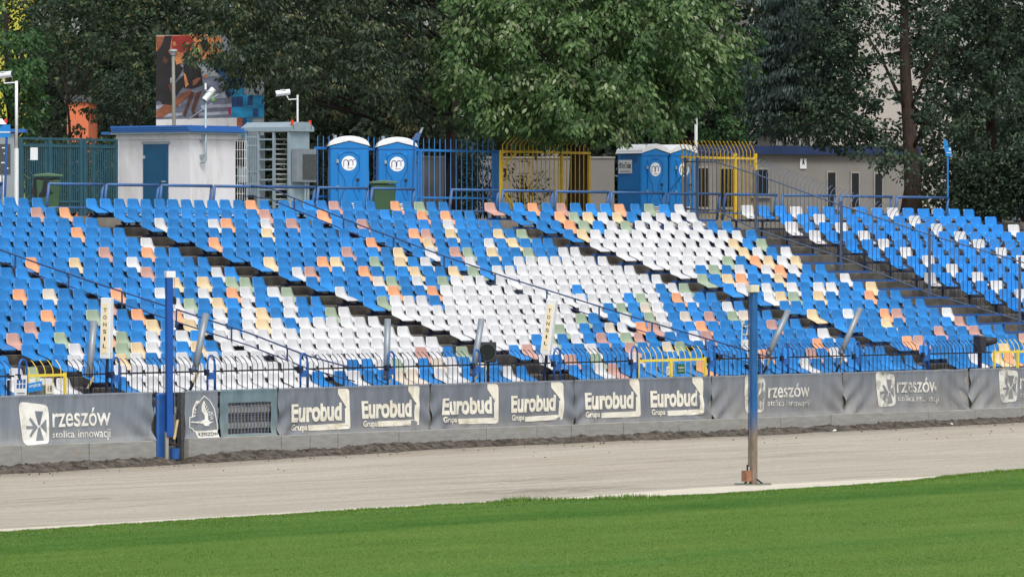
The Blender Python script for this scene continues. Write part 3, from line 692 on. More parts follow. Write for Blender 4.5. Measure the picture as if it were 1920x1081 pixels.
RIGHT_PAINT = [
    (1, 3, 0, 0), (1, 2, 3, 3), (1, 3, 5, 5), (1, 2, 9, 9), (1, 5, 11, 11), (1, 1, 13, 13), (2, 2, 3, 3), (2, 5, 4, 4), (2, 4, 5, 5), (2, 1, 6, 6),
    (2, 4, 7, 7), (2, 1, 9, 12), (3, 2, 2, 2), (3, 5, 3, 3), (3, 1, 5, 5), (3, 5, 6, 6), (3, 1, 7, 11), (4, 4, 1, 1), (4, 1, 2, 12), (5, 1, 0, 9),
    (5, 4, 10, 10), (5, 5, 12, 12), (6, 1, 0, 8), (6, 4, 9, 9), (6, 1, 10, 10), (6, 1, 12, 12), (7, 1, 0, 5), (7, 5, 6, 6), (7, 2, 8, 8),
    (7, 4, 9, 9), (7, 1, 10, 10), (7, 4, 11, 11), (8, 1, 0, 1), (8, 5, 3, 3), (8, 1, 5, 5), (8, 1, 7, 7), (8, 2, 8, 8), (8, 1, 9, 9), (9, 5, 0, 0),
    (9, 4, 2, 2), (9, 2, 3, 3), (9, 4, 6, 6), (9, 1, 11, 11), (10, 1, 1, 1), (10, 1, 3, 3), (10, 1, 5, 5), (10, 1, 7, 8), (10, 4, 11, 11),
    (11, 1, 1, 1), (11, 4, 2, 2), (11, 5, 3, 3), (11, 4, 5, 5), (11, 2, 9, 9), (13, 4, 0, 0), (13, 1, 3, 3), (13, 2, 6, 6), (13, 3, 7, 7),
    (13, 1, 11, 11), (14, 4, 4, 4), (14, 3, 10, 10), (15, 3, 6, 6), (15, 3, 9, 9), (16, 2, 1, 1), (16, 3, 2, 2), (16, 3, 11, 11), (17, 4, 7, 7),
    (18, 1, 2, 2), (18, 4, 4, 4), (18, 2, 5, 5),
]
FAR_RIGHT_ROWS = [
    (1, 15, 31.065, 43.791), (2, 14, 31.841, 43.613), (3, 15, 30.745, 43.471), (4, 16, 30.601, 44.289), (5, 14, 31.209, 42.98),
    (6, 13, 31.02, 41.844), (7, 11, 30.821, 39.771), (8, 10, 30.672, 38.696), (9, 9, 29.749, 36.853), (10, 7, 30.288, 35.574),
    (11, 5, 30.141, 33.637), (12, 4, 29.955, 32.566), (13, 2, 29.729, 30.593),
]
FAR_RIGHT_PAINT = [
    (1, 1, 0, 0), (1, 1, 3, 3), (1, 1, 9, 9), (2, 1, 2, 2), (2, 1, 8, 8), (3, 1, 0, 0), (3, 1, 3, 3), (3, 1, 9, 9), (3, 1, 14, 14), (4, 1, 0, 0),
    (4, 1, 3, 3), (4, 1, 9, 9), (5, 1, 2, 2), (5, 1, 8, 8), (6, 1, 2, 2), (6, 1, 8, 8), (7, 1, 2, 2), (7, 1, 8, 8), (8, 1, 2, 2), (9, 1, 0, 0),
    (9, 1, 3, 3), (10, 1, 2, 2), (11, 1, 2, 2),
]

seats = []                       # (depth, block, row, number, count, u, colour)
def add_row(bl, k, us_, paint):
    col = [0]*len(us_)
    for r_, c, a, e in paint:
        if r_ == k:
            for i in range(a, e+1): col[i] = c
    for i, u in enumerate(us_):
        if col[i] >= 0: seats.append((YD(u, (k-1)*DV), bl, k, i, len(us_), u+.20, col[i]))
for k, m in CORNER_ROWS: add_row('corner', k, [-19.83-i*.575-(.31 if i > 13 else 0) for i in range(m)], CORNER_PAINT)
for k, m in LEFT_ROWS: add_row('left', k, [-2.22-i*.5663-(.31 if i > 13 else 0) for i in range(m)], LEFT_PAINT)
for k in range(1, 19): add_row('middle', k, [i*.5663+(.31 if i > 13 else 0) for i in range(28)], MIDDLE_PAINT)
for k, m, a, e in RIGHT_ROWS: add_row('right', k, [a+(e-a)*(.93*i/(m-1)+.07*(i/(m-1))**2) for i in range(m)], RIGHT_PAINT)
for k, m, a, e in FAR_RIGHT_ROWS: add_row('far_right', k, [a+(e-a)*i/max(1, m-1) for i in range(m)], FAR_RIGHT_PAINT)
add_row('last', 1, [47.4, 48.3], [])
rnd = random.Random(4)
order = sorted(range(len(seats)), key=lambda i: seats[i][0])
CNAME = ['blue', 'white', 'orange', 'dusty pink', 'yellowish beige', 'sage green', 'pale cream']
BNAME = {'corner': 'corner block at far left', 'left': 'left block', 'middle': 'middle block', 'right': 'right block', 'far_right': 'far right block', 'last': 'last block'}
def in_view(s_):
    w = W(s_[5], (s_[2]-1)*DV); x = 960+F*w.x/w.y; return -12 < x < 1925
indiv = set([i for i in order if in_view(seats[i])][:300])
sv, sf, sm, sr = [], [], [], []
MIX = ['seat_'+c for c in COLOURS]+['seat_glossy', 'steel_dark']
def place(bl, k, u):
    yaw = TH+math.pi+math.radians(rnd.gauss(0, 2.2))
    if bl in ('far_right', 'last'): yaw -= math.radians(17)
    if bl == 'right': yaw -= math.radians(5)
    z = zrow(k, u)+rnd.gauss(0, .006)
    if bl in ('far_right', 'last'): z -= .0045*max(0, u-30)*max(0, (8-k)/7)
    return Matrix.Translation(W(u, (k-1)*DV+rnd.gauss(0, .008), z)) @ Matrix.Rotation(yaw, 4, 'Z') @ Matrix.Rotation(math.radians(rnd.gauss(0, 1.2)), 4, 'X')
arr = {1: (np.array(shell.v), shell.f), 2: (np.array(shell2.v), shell2.f), 3: (np.array([tuple(v.co) for v in BRK.vertices]), [list(p.vertices) for p in BRK.polygons])}
for i, (Yd, bl, k, ix, m, u, c) in enumerate(seats):
    mat = place(bl, k, u); e = bl in ('far_right', 'last')
    if i in indiv:
        o = link(bpy.data.objects.new('plastic_seat', (SHELL2 if e else SHELL)[c])); o.matrix_world = mat
        row = 'front row' if k == 18 else ordinal(19-k)+' row up'
        pos = (ordinal(m-ix)+' from right end') if bl == 'middle' else (ordinal(ix+1)+(' from left end' if bl == 'right' else ' from right end'))
        tag(o, '%s plastic seat, %s, %s, %s' % (CNAME[c], pos, row, BNAME[bl]), 'seat', 'plastic seats of the grandstand')
        q = link(bpy.data.objects.new('bracket', BRK)); q.parent = o
    else:
        ci = 7 if (e and c == 0) else c; rv = rnd.random()
        for key, mi in ((2 if e else 1, ci), (3, 8)):
            va, fa = arr[key]; R = np.array(mat.to_3x3()); T = np.array(mat.translation); b0 = len(sv)
            sv.extend((va @ R.T+T).tolist()); sf.extend([[b0+j for j in f] for f in fa]); sm.extend([mi]*len(fa)); sr.extend([rv]*len(va))
me = bpy.data.meshes.new('upper_seats'); me.from_pydata(sv, [], sf)
for c in MIX: me.materials.append(M[c])
me.polygons.foreach_set('material_index', sm); me.polygons.foreach_set('use_smooth', [True]*len(sf))
a = me.attributes.new('rnd', 'FLOAT', 'POINT'); a.data.foreach_set('value', sr)
bm = bmesh.new(); bm.from_mesh(me); bmesh.ops.recalc_face_normals(bm, faces=bm.faces); bm.to_mesh(me); bm.free(); me.update()
o = obj('upper_seats', me); tag(o, 'rows of blue, white and pastel plastic seats higher up the stand', 'seats', kind='stuff')

# steel rails that carry the seats
for k in range(1, 19):
    for a, e in ((-44, -19.1), (-18.0, -1.7), (-.12, 16.2), (17.7, 29.3), (30.2, 45.5)):
        if e > 40 and k > 13: continue
        b = MB(); z = zrow(k, (a+e)/2)-.475; v = (k-1)*DV+.2
        b.box(((a+e)/2, -v, z), (e-a, .05, .06))
        x = a+.25
        while x < e:
            b.box((x, -v+.003, (z-.02+ztread(k))/2), (.05, .05, z-.02-ztread(k))); b.box((x+.001, -v+.01, z-.002), (.11, .085, .085)); x += 1.42
        b.build('seat_rail', M['steel_blue' if e in (29.3,) else 'steel_dark'], terr)

# dead leaves and crumbs lying on the bare steps
lb = MB(); rl = random.Random(31)
for i in range(1500):
    k = rl.randint(1, 18); a, e = rl.choice([(-19.2, -17.9), (-1.75, -.2), (16.2, 17.6), (25.5, 30.2), (25.5, 30.2)]); u = rl.uniform(a, e); v = (k-1)*DV+rl.uniform(-.1, .55); z = ztread(k)+.00008*u*(k-1)+.008; s_ = rl.uniform(.012, .035); an = rl.uniform(0, 6.28)
    c_, n_ = math.cos(an)*s_, math.sin(an)*s_
    lb.add([(u-c_, -v-n_, z), (u+n_, -v-c_, z+rl.uniform(0, .02)), (u+c_, -v+n_, z+rl.uniform(0, .025)), (u-n_, -v+c_, z+rl.uniform(0, .01))], [(0, 1, 2, 3)])
o = lb.build('leaf_litter', M['dry_leaf'], None, (X0, D0, 0), TH); tag(o, 'dry leaves and crumbs scattered on the bare steps', 'leaves', kind='stuff')

# ------------------------------------------------------------------ fence on the track wall
VF = VW-.22; ZR = 1.985
def bar_mesh(name, mat, h, bend, rise, r=.0105):
    return MB().tube([(0, 0, 0), (0, 0, h), (0, bend*.25, h+rise*.45), (0, bend*.8, h+rise*.92), (0, bend, h+rise)], r, 5).mesh(name, mat, True)
BAR = bar_mesh('bar', M['steel_dark'], .66, .20, .20)
BARY = bar_mesh('bar', M['gate_yellow'], .62, .17, .24)
def fence_panel(px0, px1, label, step=.185, yellow=False, name='track_fence', cat='fence', group='dark barred fence panels on the track wall'):
    u0, u1 = U(px0, VF), U(px1, VF)
    t_ = thing(name, label, cat, W(u0, VF, 1.46), TH, group); L = u1-u0
    rm = M['gate_yellow'] if yellow else M['steel_black']
    MB().box((L/2, 0, ZR-1.46), (L, .03, .038 if not yellow else .06)).build('top_rail', rm, t_)
    MB().box((L/2, 0, .04), (L, .03, .03)).build('bottom_rail', rm, t_)
    n = max(2, int(L/step))
    for i in range(n):
        o = obj('bar', BARY if yellow else BAR, t_, (L*(i+.5)/n, .004, 0)); o.rotation_euler = (0, 0, random.Random(i*7+int(px0)).uniform(-.12, .12))
    if yellow:
        for x in (.03, L-.03): MB().box((x, -.02, .27), (.055, .055, .62)).build('post', M['gate_yellow'], t_)
    return t_
names = [((-60, 26), 'at the far left beside the notice'), ((123, 203), 'between left yellow gate and first blue hoop'), ((222, 382), 'behind the left blue pole'), ((400, 556), 'above the barred banner window'),
         ((574, 721), 'above the first Eurobud banner'), ((734, 881), 'left of the square black loudspeaker'), ((896, 1031), 'left of the leaning column speaker'), ((1046, 1176), 'left of the middle yellow gate'),
         ((1338, 1458), 'behind the tall blue pole'), ((1476, 1594), 'between the two steeply leaning grey tubes'), ((1611, 1723), 'right of the steeply leaning grey tubes'), ((1740, 1858), 'left of the right yellow gate')]
for (a, b_), lb in names: fence_panel(a, b_, 'dark blue barred fence panel with bent tips '+lb)
def sign(parent, name, x, y, z, w, h, mat, lines, ink, bold=.01):
    s_ = MB().box((x, y, z), (w, .012, h)).build(name, M[mat], parent)
    for body, cx, cz, tw, th in lines:
        me = text_obj(body, bold); xs = [v.co.x for v in me.vertices]; ys = [v.co.y for v in me.vertices]
        for v in me.vertices:
            fx = (v.co.x-min(xs))/(max(xs)-min(xs)); fz = (v.co.y-min(ys))/(max(ys)-min(ys)); v.co = (x+cx+(fx-.5)*tw, y-.0095, z+cz+(fz-.5)*th)
        me.materials.append(M[ink]); obj('lettering', me, s_)
    return s_
GG = 'yellow gates in the track fence'
g1 = fence_panel(47, 122, 'yellow barred gate with number 18 and blue sign, left end', .27, True, 'fence_gate', 'gate', GG)
def gx(t_, px, px0): return U(px, VF)-U(px0, VF)
MB().box((gx(g1, 83, 47)-.05, .05, .1), (.85, .02, .42)).build('sheet', M['zinc'], g1)
sign(g1, 'number_plate', gx(g1, 90, 47), -.05, .23, .27, .24, 'cream_metal', [('18', 0, 0, .15, .13)], 'ink_black')
s_ = sign(g1, 'exit_sign', gx(g1, 62, 47), -.06, .25, .52, .20, 'sign_blue', [('WYJŚCIE', 0, .03, .40, .09)], 'print_white', .02); s_.rotation_euler = (0, -.10, 0)
g2 = fence_panel(1194, 1322, 'yellow barred gate with number 17 and small green sign', .24, True, 'fence_gate', 'gate', GG)
MB().box((gx(g2, 1257, 1194), -.02, .27), (.09, .05, .62)).build('post', M['gate_yellow'], g2)
sign(g2, 'number_plate', gx(g2, 1249, 1194), -.06, .26, .13, .22, 'cream_metal', [('17', 0, 0, .09, .12)], 'ink_black')
sign(g2, 'exit_sign', gx(g2, 1272.5, 1194), -.06, .30, .34, .25, 'sign_green', [('WYJŚCIE', 0, .03, .26, .07), ('WYJŚCIE', 0, -.05, .26, .035)], 'print_white', .02)
g3 = fence_panel(1862, 1960, 'yellow barred gate at the right end of the fence', .24, True, 'fence_gate', 'gate', GG)
MB().box((gx(g3, 1907, 1862), -.02, .27), (.08, .05, .62)).build('post', M['gate_yellow'], g3)
sign(g3, 'number_plate', gx(g3, 1898, 1862), -.06, .22, .09, .2, 'cream_metal', [], 'ink_black')
# notice at the left end
u0 = U(36, VF+.05)
nb = thing('notice_board', 'white notice with six blue squares beside the left yellow gate', 'sign', W(u0, VF+.08, 1.45), TH)
b = MB().box((0, 0, .27), (.40, .02, .56)).build('board', M['white_metal'], nb); b.rotation_euler = (.03, 0, 0)
for i in range(3):
    for j in range(2): MB().box((-.11+.11*i, -.014, .42-.11*j), (.075, .006, .085)).build('square', M['steel_blue'], b)
for j in range(3): MB().box((0, -.014, .16-.06*j), (.26, .006, .012)).build('line', M['ink_black'], b)
MB().box((-.26, .12, .2), (.05, .05, .5)).build('post', M['steel_dark'], nb)

# blue hoops, some with a leaning grey tube
HOOPS = [(37, 'beside the left notice board'), (211, 'under the left column speaker'), (390, 'above the club emblem banner'), (564, 'where the left handrail ends'), (727.5, 'holding the upright grey tube'),
         (888, 'beside the square black loudspeaker'), (1039, 'under the leaning column speaker'), (1184, 'left of the middle yellow gate'), (1329, 'right of the middle yellow gate'),
         (1467, 'at the first steeply leaning tube'), (1602, 'at the second steeply leaning tube'), (1731, 'between right tube and side-on loudspeaker')]
arc = [(.13*math.cos(a), 0, .72+.17*math.sin(a)) for a in [math.pi*i/10 for i in range(11)]]
HOOP = MB().tube([(.13, 0, -.1)]+arc+[(-.13, 0, -.1)], .026, 8).mesh('hoop', M['hoop_blue'], True)
PLATE = MB().box((0, .0, .42), (.22, .03, .16)).mesh('plate', M['hoop_blue'])
CLAMP = MB().box((-.16, 0, .5), (.08, .10, .14)).box((-.21, -.03, .52), (.05, .05, .05)).mesh('clamp', M['steel_dark'])
for px, lb in HOOPS:
    t_ = thing('hoop_post', 'blue arched steel hoop on the fence '+lb, 'post', W(U(px, VF-.03), VF+.06, 1.46), TH, 'blue hoops along the track fence')
    for nm, m_ in (('hoop', HOOP), ('plate', PLATE), ('clamp', CLAMP)): obj(nm, m_, t_)
TUBES = [((167, 706), (176, 602), 'thick grey tube beside the left TONSIL speaker'), ((365, 696), (386, 588), 'leaning grey tube right of the left blue pole'), ((724, 712), (727, 598), 'upright grey tube above the first Eurobud banner'),
         ((886, 704), (903, 598), 'grey tube behind the square black loudspeaker'), ((1440, 666), (1478, 582), 'steeply leaning grey tube right of the tall blue pole'), ((1576, 664), (1613, 578), 'steeply leaning grey tube, the rightmost')]
for (x0, y0), (x1, y1), lb in TUBES:
    v = VF-.12; Yb = YD(U(x0, v), v); p0 = P(x0, y0, Yb); p1 = P(x1, y1, Yb+.35)
    t_ = thing('grey_tube', lb, 'tube', p0, 0, 'grey tubes clamped to the fence hoops'); d = p1-p0
    MB().tube([(0, 0, 0), d*.5, d], .078, 14).build('pipe', M['zinc'], t_, smooth=True)
    MB().tube([d*.02, d*.06], .088, 14).build('collar', M['steel_grille'], t_)
    MB().tube([d*.995, d*1.0], .07, 14).build('cap', M['steel_black'], t_)
    MB().tube([(.10, -.06, .0), (-.03, -.06, -.26)], .030, 7).build('strap', M['wood_tan'], t_)
    MB().tube([(-.03, -.06, -.26), (-.12, -.06, -.46)], .034, 7).build('prop', M['steel_black'], t_)

# ------------------------------------------------------------------ column speakers, loudspeakers
def column(px, py0, py1, yaw, tilt, label):
    v = VF-.05; u = U(px, v); Yb = YD(u, v); z0, z1 = ZV(py1, Yb), ZV(py0, Yb); h = z1-z0
    t_ = thing('column_speaker', label, 'speaker', W(u, v, z0), yaw, 'white column speakers'); t_.rotation_euler = (0, tilt, yaw)
    b = MB().box((0, 0, h/2), (.25, .17, h)).build('cabinet', M['white_metal'], t_); bevel(b, .012)
    MB().box((0, -.087, h/2+.0), (.135, .008, h*.82)).build('grille', M['sign_cream'], t_)
    for i, ch in enumerate('TONSIL'):
        me = text_obj(ch, .015); xs = [q.co.x for q in me.vertices]; ys = [q.co.y for q in me.vertices]; wd = .035 if ch == 'I' else .085
        for q in me.vertices:
            fx = (q.co.x-min(xs))/max(1e-6, max(xs)-min(xs)); fz = (q.co.y-min(ys))/(max(ys)-min(ys))
            q.co = ((fx-.5)*wd, -.094, h*(.80-.118*i)+(fz-.5)*.085)
        me.materials.append(M['ink_black']); obj('letter', me, t_)
    for x, z in ((.09, .06), (.10, .12)): MB().box((.127, -.02, z), (.01, .02, .02)).build('screw', M['ink_black'], t_)
    MB().tube([(0, .06, .2), (0, .06, -.75)], .035, 8).build('pole', M['steel_dark'], t_)
column(199, 558, 672, math.radians(-24), .02, 'upright white column speaker lettered TONSIL at the left')
column(1023, 560, 665, math.radians(-22), .13, 'tilted white column speaker lettered TONSIL near the middle')
v = VF-.02; u = U(913, v); Yb = YD(u, v)
ls = thing('loudspeaker', 'square black loudspeaker facing the track on a thin stand', 'loudspeaker', W(u, v, 1.1), math.radians(12))
zc = ZV(660, Yb)-1.1
b = MB().box((0, .1, zc), (.47, .22, .50)).build('cabinet', M['speaker_black'], ls); bevel(b, .015)
MB().tube([(0, -.02, zc), (0, -.045, zc)], .225, 28).build('ring', M['panel_dark'], ls, smooth=False)
MB().tube([(0, -.046, zc), (0, -.03, zc), (0, .06, zc)], [.205, .20, .05], 28).build('cone', M['speaker_cone'], ls)
MB().tube([(.03, .05, zc-.2), (.03, .05, 0)], .03, 8).build('stand', M['steel_black'], ls); MB().tube([(-.05, .0, zc-.2), (.0, .03, 0)], .015, 6).build('cable', M['zinc_pale'], ls)
MB().box((.10, .1, zc+.24), (.02, .02, .05)).build('knob', M['ink_black'], ls)
v = VF-.15; u = U(1842, v); Yb = YD(u, v)
ls = thing('loudspeaker', 'black horn loudspeaker seen side-on beside the right yellow gate', 'loudspeaker', W(u, v, 1.3), math.radians(-68))
zc = ZV(645, Yb)-1.3
b = MB().box((0, -.08, zc), (.42, .20, .46), Matrix.Rotation(.06, 3, 'Y')).build('cabinet', M['speaker_black'], ls); bevel(b, .02)
MB().tube([(0, 0, zc+.06), (0, .3, zc+.09), (0, .42, zc+.10)], [.15, .10, .08], 16).build('horn', M['speaker_black'], ls, smooth=True)
MB().tube([(0, -.08, zc-.2), (0, -.06, -.3)], .045, 8).build('stand', M['steel_dark'], ls); MB().tube([(-.2, -.1, -.2), (0, -.07, zc-.3)], .018, 6).build('brace', M['wood_tan'], ls)

# ------------------------------------------------------------------ blue poles by the track
t = NT('pole_paint'); co = t.coord('Object')
sep = t.n('SeparateXYZ'); t.l(co, sep.inputs[0])
wn = t.math('ADD', sep.outputs['Z'], t.math('MULTIPLY', t.math('SUBTRACT', t.noise(t.coord('Object', (3, 3, .6)), 3, 5, .7), .5), 1.3))
blue = t.ramp(t.noise(t.coord('Object', (2, 2, .5)), 3, 5, .7), [(.3, srgb(26, 76, 128)), (.6, srgb(36, 98, 158)), (.8, srgb(64, 112, 150))])
rusty = t.ramp(t.noise(t.coord('Object', (6, 6, 1.5)), 4, 5, .7), [(.3, srgb(92, 82, 74)), (.55, srgb(134, 118, 100)), (.8, srgb(120, 122, 124))])
t.done(t.mix(t.ramp(t.math('DIVIDE', wn, 4.0), [(.25, (0, 0, 0)), (.36, (1, 1, 1))]), rusty, blue), .55)
pmat('pole_blue', srgb(10, 76, 156), .4, .08, 3)
Y2 = 129.2; p0 = P(1412.5, 912, Y2); h = ZV(541, Y2)-p0.z
t_ = thing('track_pole', 'tall blue square pole with rusty foot on the grass edge', 'pole', (p0.x, p0.y, .05), math.radians(38), 'tall blue poles by the track')
b = MB().box((0, 0, h/2), (.13, .13, h)).build('shaft', M['pole_paint'], t_); bevel(b, .01)
b = MB().box((-.02, -.01, h-.05), (.21, .17, .15)).build('cap', M['cream_metal'], t_); bevel(b, .01)
def pv(dx, dy, z): a = math.radians(-38); return (dx*math.cos(a)-dy*math.sin(a), dx*math.sin(a)+dy*math.cos(a), z)
b = MB().box(pv(-.135, -.05, .17), (.15, .15, .22)).build('counterweight', M['rust'], t_)
MB().tube([pv(-.12, -.05, .28), pv(-.12, -.05, .40)], .02, 8).build('weight_hook', M['steel_black'], t_); MB().tube([pv(-.09, -.05, .28), pv(-.09, -.05, .36)], .016, 8).build('weight_pin', M['chrome_arm'], t_)
MB().tube([pv(-.10, -.06, .36), pv(-.10, -.06, h-.1)], .008, 5).build('cable', M['steel_black'], t_)
for q0, q1 in ((-.38, -.06), (.06, .36)):
    b = MB().box(pv((q0+q1)/2, -.02, .01), (abs(q1-q0), .16, .02), Matrix.Rotation(math.radians(-38), 3, 'Z')).build('foot_plate', M['bin_green'], t_)
for s_ in (-1, 1): MB().tube([pv(.06*s_, -.02, .11), pv(.18*s_, -.02, .02)], .018, 6).build('foot_brace', M['steel_black'], t_)
v = VW+.22; u = U(317, v); Yb = YD(u, v); zt, z0 = ZV(511, Yb), ZV(818, Yb)
t_ = thing('track_pole', 'tall bright blue pole standing in the wall gap at left', 'pole', W(u, v, ZV(860, Yb)), math.radians(20), 'tall blue poles by the track'); zz = ZV(860, Yb)
b = MB().box((0, 0, (zt+z0)/2-zz), (.15, .15, zt-z0)).build('shaft', M['pole_blue'], t_); bevel(b, .01)
b = MB().box((.02, 0, zt-zz-.04), (.22, .19, .15)).build('cap', M['white_metal'], t_); bevel(b, .01)
b = MB().box((-.06, .03, (z0-zz)/2+.05), (.07, .14, z0-zz+.1)).build('foot', M['concrete_grey'], t_)
b = MB().tube([(.13, -.02, 0), (.13, -.02, .25)], [.10, .12], 12).build('bucket', M['steel_blue'], t_)
MB().box((.14, 0, .33), (.24, .2, .04)).build('winch_plate', M['steel_black'], t_)
MB().tube([(.08, -.03, zt-zz-.55), (.12, -.03, zt-zz-.62), (.11, -.03, zt-zz-.72)], .05, 10).build('pulley', M['steel_black'], t_)
MB().tube([(.10, -.04, zt-zz-.75), (.11, -.04, zt-zz-1.3)], .012, 6).build('rope', M['white_metal'], t_); MB().tube([(.115, -.05, zt-zz-.1), (.12, -.05, .35)], .006, 5).build('cable', M['zinc'], t_)
for z in (.85, 1.28): MB().tube([(.08, -.07, zt-zz-z), (.13, -.07, zt-zz-z)], .03, 8).build('ring', M['white_metal'], t_)
MB().tube([(.20, -.04, .95), (.10, -.06, .45)], .03, 8).build('crank', M['wood_tan'], t_)
MB().tube([(.215, -.04, 1.12), (.19, -.04, .9)], .04, 8).build('crank_grip', M['ink_black'], t_)
# gap in the wall: dark blue leaf on the left, dark barrier behind
u0, u1 = U(289, VW), U(307, VW)
o = thing('wall_gate', 'dark blue gate leaf in the wall gap behind the pole', 'gate', W(u0, VW, -.05), TH)
b = MB().box(((u1-u0)/2, -.05, .78), (u1-u0-.03, .10, 1.58)).build('leaf', M['steel_blue'], o); bevel(b, .03)
MB().box(((u1-u0)+.04, -.05, .78), (.05, .09, 1.5)).build('edge_board', M['concrete_grey'], o)
u0, u1 = U(326, VW), U(346, VW)
o = thing('gap_barrier', 'barred blue barrier behind the wall gap with white boards', 'barrier', W(u0-.3, VW-.35, .2), TH)
for i in range(7): MB().box((.12*i, 0, .6), (.02, .02, 1.3)).build('bar', M['steel_blue'], o)
for z in (.52, .92): MB().box((.42, .06, z), (.9, .02, .14)).build('board', M['white_metal'], o)
MB().box((u1-u0+.22, -.30, .45), (.10, .12, 1.75)).build('pad', M['panel_dark'], o)
# pale steel step frame among the front seats, behind the tall pole
v = 14.2; u = U(1398, v); Yb = YD(u, v); z0 = ZV(652, Yb)
t_ = thing('step_frame', 'cream metal step frame standing among seats behind tall pole', 'ladder', W(u, v, z0), math.radians(25))
for x in (-.10, .10): MB().tube([(x*1.2, 0, 0), (x, 0, .66)], .014, 6).build('side_rail', M['cream_metal'], t_)
for z in (.15, .36, .58): MB().box((0, -.02, z), (.22, .06, .02)).build('rung', M['cream_metal'], t_)
MB().tube([(-.06, .0, .0), (.07, .0, .55)], .012, 6).build('brace', M['cream_metal'], t_)

# ------------------------------------------------------------------ handrails down the narrow stairs
def handrail(u, pts, label, mat):
    """pts: (photo column, photo row of the top rail)"""
    q = []
    for x, y in pts:
        v = V(x, u); q.append((v, ZV(y, YD(u, v))))
    v0, z0 = q[0]; t_ = thing('handrail', label, 'handrail', W(u, v0, z0-1), TH, 'handrails down the stand')
    loc = lambda v, z: (0, -(v-v0), z-z0+1)
    MB().tube([loc(v, z) for v, z in q], .020, 8).build('top_rail', mat, t_, smooth=True)
    MB().tube([loc(v, z-.30) for v, z in q], .016, 8).build('lower_rail', mat, t_, smooth=True)
    vv_, zz_ = [a for a, _ in q], [c for _, c in q]; v = v0+.1
    while v < vv_[-1]:
        z = float(np.interp(v, vv_, zz_)); MB().tube([loc(v, z), loc(v, z-.92)], .022, 6).build('post', mat, t_); v += 1.72
handrail(8.0, [(455, 347), (505, 352), (540, 367), (677, 423), (840, 482.5), (960, 523), (1200, 598), (1405, 658), (1448, 671)], 'long steel handrail crossing the middle block from the turnstile down', M['handrail_blue'])
handrail(-9.8, [(-75, 441), (0, 468), (67, 492), (166, 526), (308, 572.5), (467, 624), (572, 665), (665, 691)], 'steel handrail down the left block to the track fence', M['handrail_blue'])

# ------------------------------------------------------------------ sloping barred fence between the right blocks
UF = 29.6
top = [(1285, 303), (1308, 303), (1342, 303.5), (1418, 327), (1577, 385), (1743, 440), (1912, 490), (2060, 536)]
bot = [(1285, 392), (1308, 392), (1342, 394), (1418, 430), (1577, 482), (1743, 550), (1912, 600), (2060, 648)]
sv_, tz = [V(x, UF) for x, _ in top], []
tz = [ZV(y, YD(UF, V(x, UF))) for x, y in top]; bv = [V(x, UF) for x, _ in bot]; bz = [ZV(y, YD(UF, V(x, UF))) for x, y in bot]
t_ = thing('stair_fence', 'sloping blue barred fence with hooked tips between the right blocks', 'fence', W(UF, sv_[0], bz[0]), TH)
lc = lambda v, z, x=0: (x, -(v-sv_[0]), z-bz[0])
MB().tube([lc(v, z) for v, z in zip(sv_, tz)], .021, 8).build('top_rail', M['steel_slate'], t_, smooth=True)
MB().tube([lc(v, z) for v, z in zip(bv, bz)], .021, 8).build('bottom_rail', M['steel_slate'], t_, smooth=True)
v = sv_[0]+.1; i = 0
while v < 13.2:
    zt, zb_ = float(np.interp(v, sv_, tz)), float(np.interp(v, bv, bz)); up = .16
    MB().tube([lc(v, zb_-.03), lc(v, zt+up), lc(v, zt+up+.14, .10), lc(v, zt+up+.26, .30), lc(v, zt+up+.27, .38)], .011, 5).build('bar', M['steel_slate'], t_, smooth=True); v += .152
for x in (1285, 1308, 1418, 1577, 1743, 1912):
    v = V(x, UF); zt, zb_ = float(np.interp(v, sv_, tz)), float(np.interp(v, bv, bz))
    MB().box(lc(v, (zt+zb_)/2-.12), (.06, .06, zt-zb_+.5)).build('post', M['steel_slate'], t_)
v = V(1285, UF); MB().tube([lc(v, 7.15), lc(v-.55, 6.6)], .022, 6).build('brace', M['steel_bright_blue'], t_)

# ------------------------------------------------------------------ pipe railing frames behind the top row
FR_PX = [(-60, 3), (92, 193), (200, 297), (303, 397), (403, 590), (597, 690), (698, 777), (847, 934), (943, 1036), (1043, 1141), (1147, 1245), (1253, 1350), (1360, 1456), (1468, 1566), (1577, 1672), (1682, 1778), (1876, 1912), (1925, 1990)]
lbs = ['at the left edge beside the grey cabinet', 'in front of the green barred gate', 'in front of the hut door', 'in front of the white hut corner', 'in front of the turnstile', 'in front of the first blue toilet',
       'in front of the second toilet and bin', 'in front of the blue barred fence', 'in front of the yellow gate hinge', 'in front of the trunk behind yellow bars', 'in front of the mToilet side wall', 'in front of the rightmost toilet',
       'under the right yellow gate', 'left of the grey building windows', 'below the grey building windows', 'with the blue sign post', 'small and square at far right', 'cut by the right edge']
for (a, b_), lb in zip(FR_PX, lbs):
    v = -.80; u0, u1 = U(a, v), U(b_, v); L = u1-u0; z = 6.53-.0022*max(0, (u0+u1)/2-8)
    t_ = thing('railing_frame', 'blue pipe railing frame '+lb, 'railing', W(u0, v, ZP), TH, 'pipe railing frames behind the top row'); h = z-ZP
    MB().tube([(0, 0, h), (L, 0, h)], .044, 8).build('top_rail', M['steel_rail'], t_, smooth=True)
    MB().tube([(-.01, .10, .22), (L-.01, .10, .22)], .030, 8).build('bottom_rail', M['steel_rail'], t_, smooth=True)
    for x in (0, L): MB().tube([(x, 0, h+.01), (x, .12, 0)], .042, 8).build('post', M['steel_rail'], t_, smooth=True)
    if a > 50 and b_ < 1700: MB().tube([(L, .06, h*.45), (L+.16, .06, h*.45)], .026, 6).build('coupling', M['steel_rail'], t_)

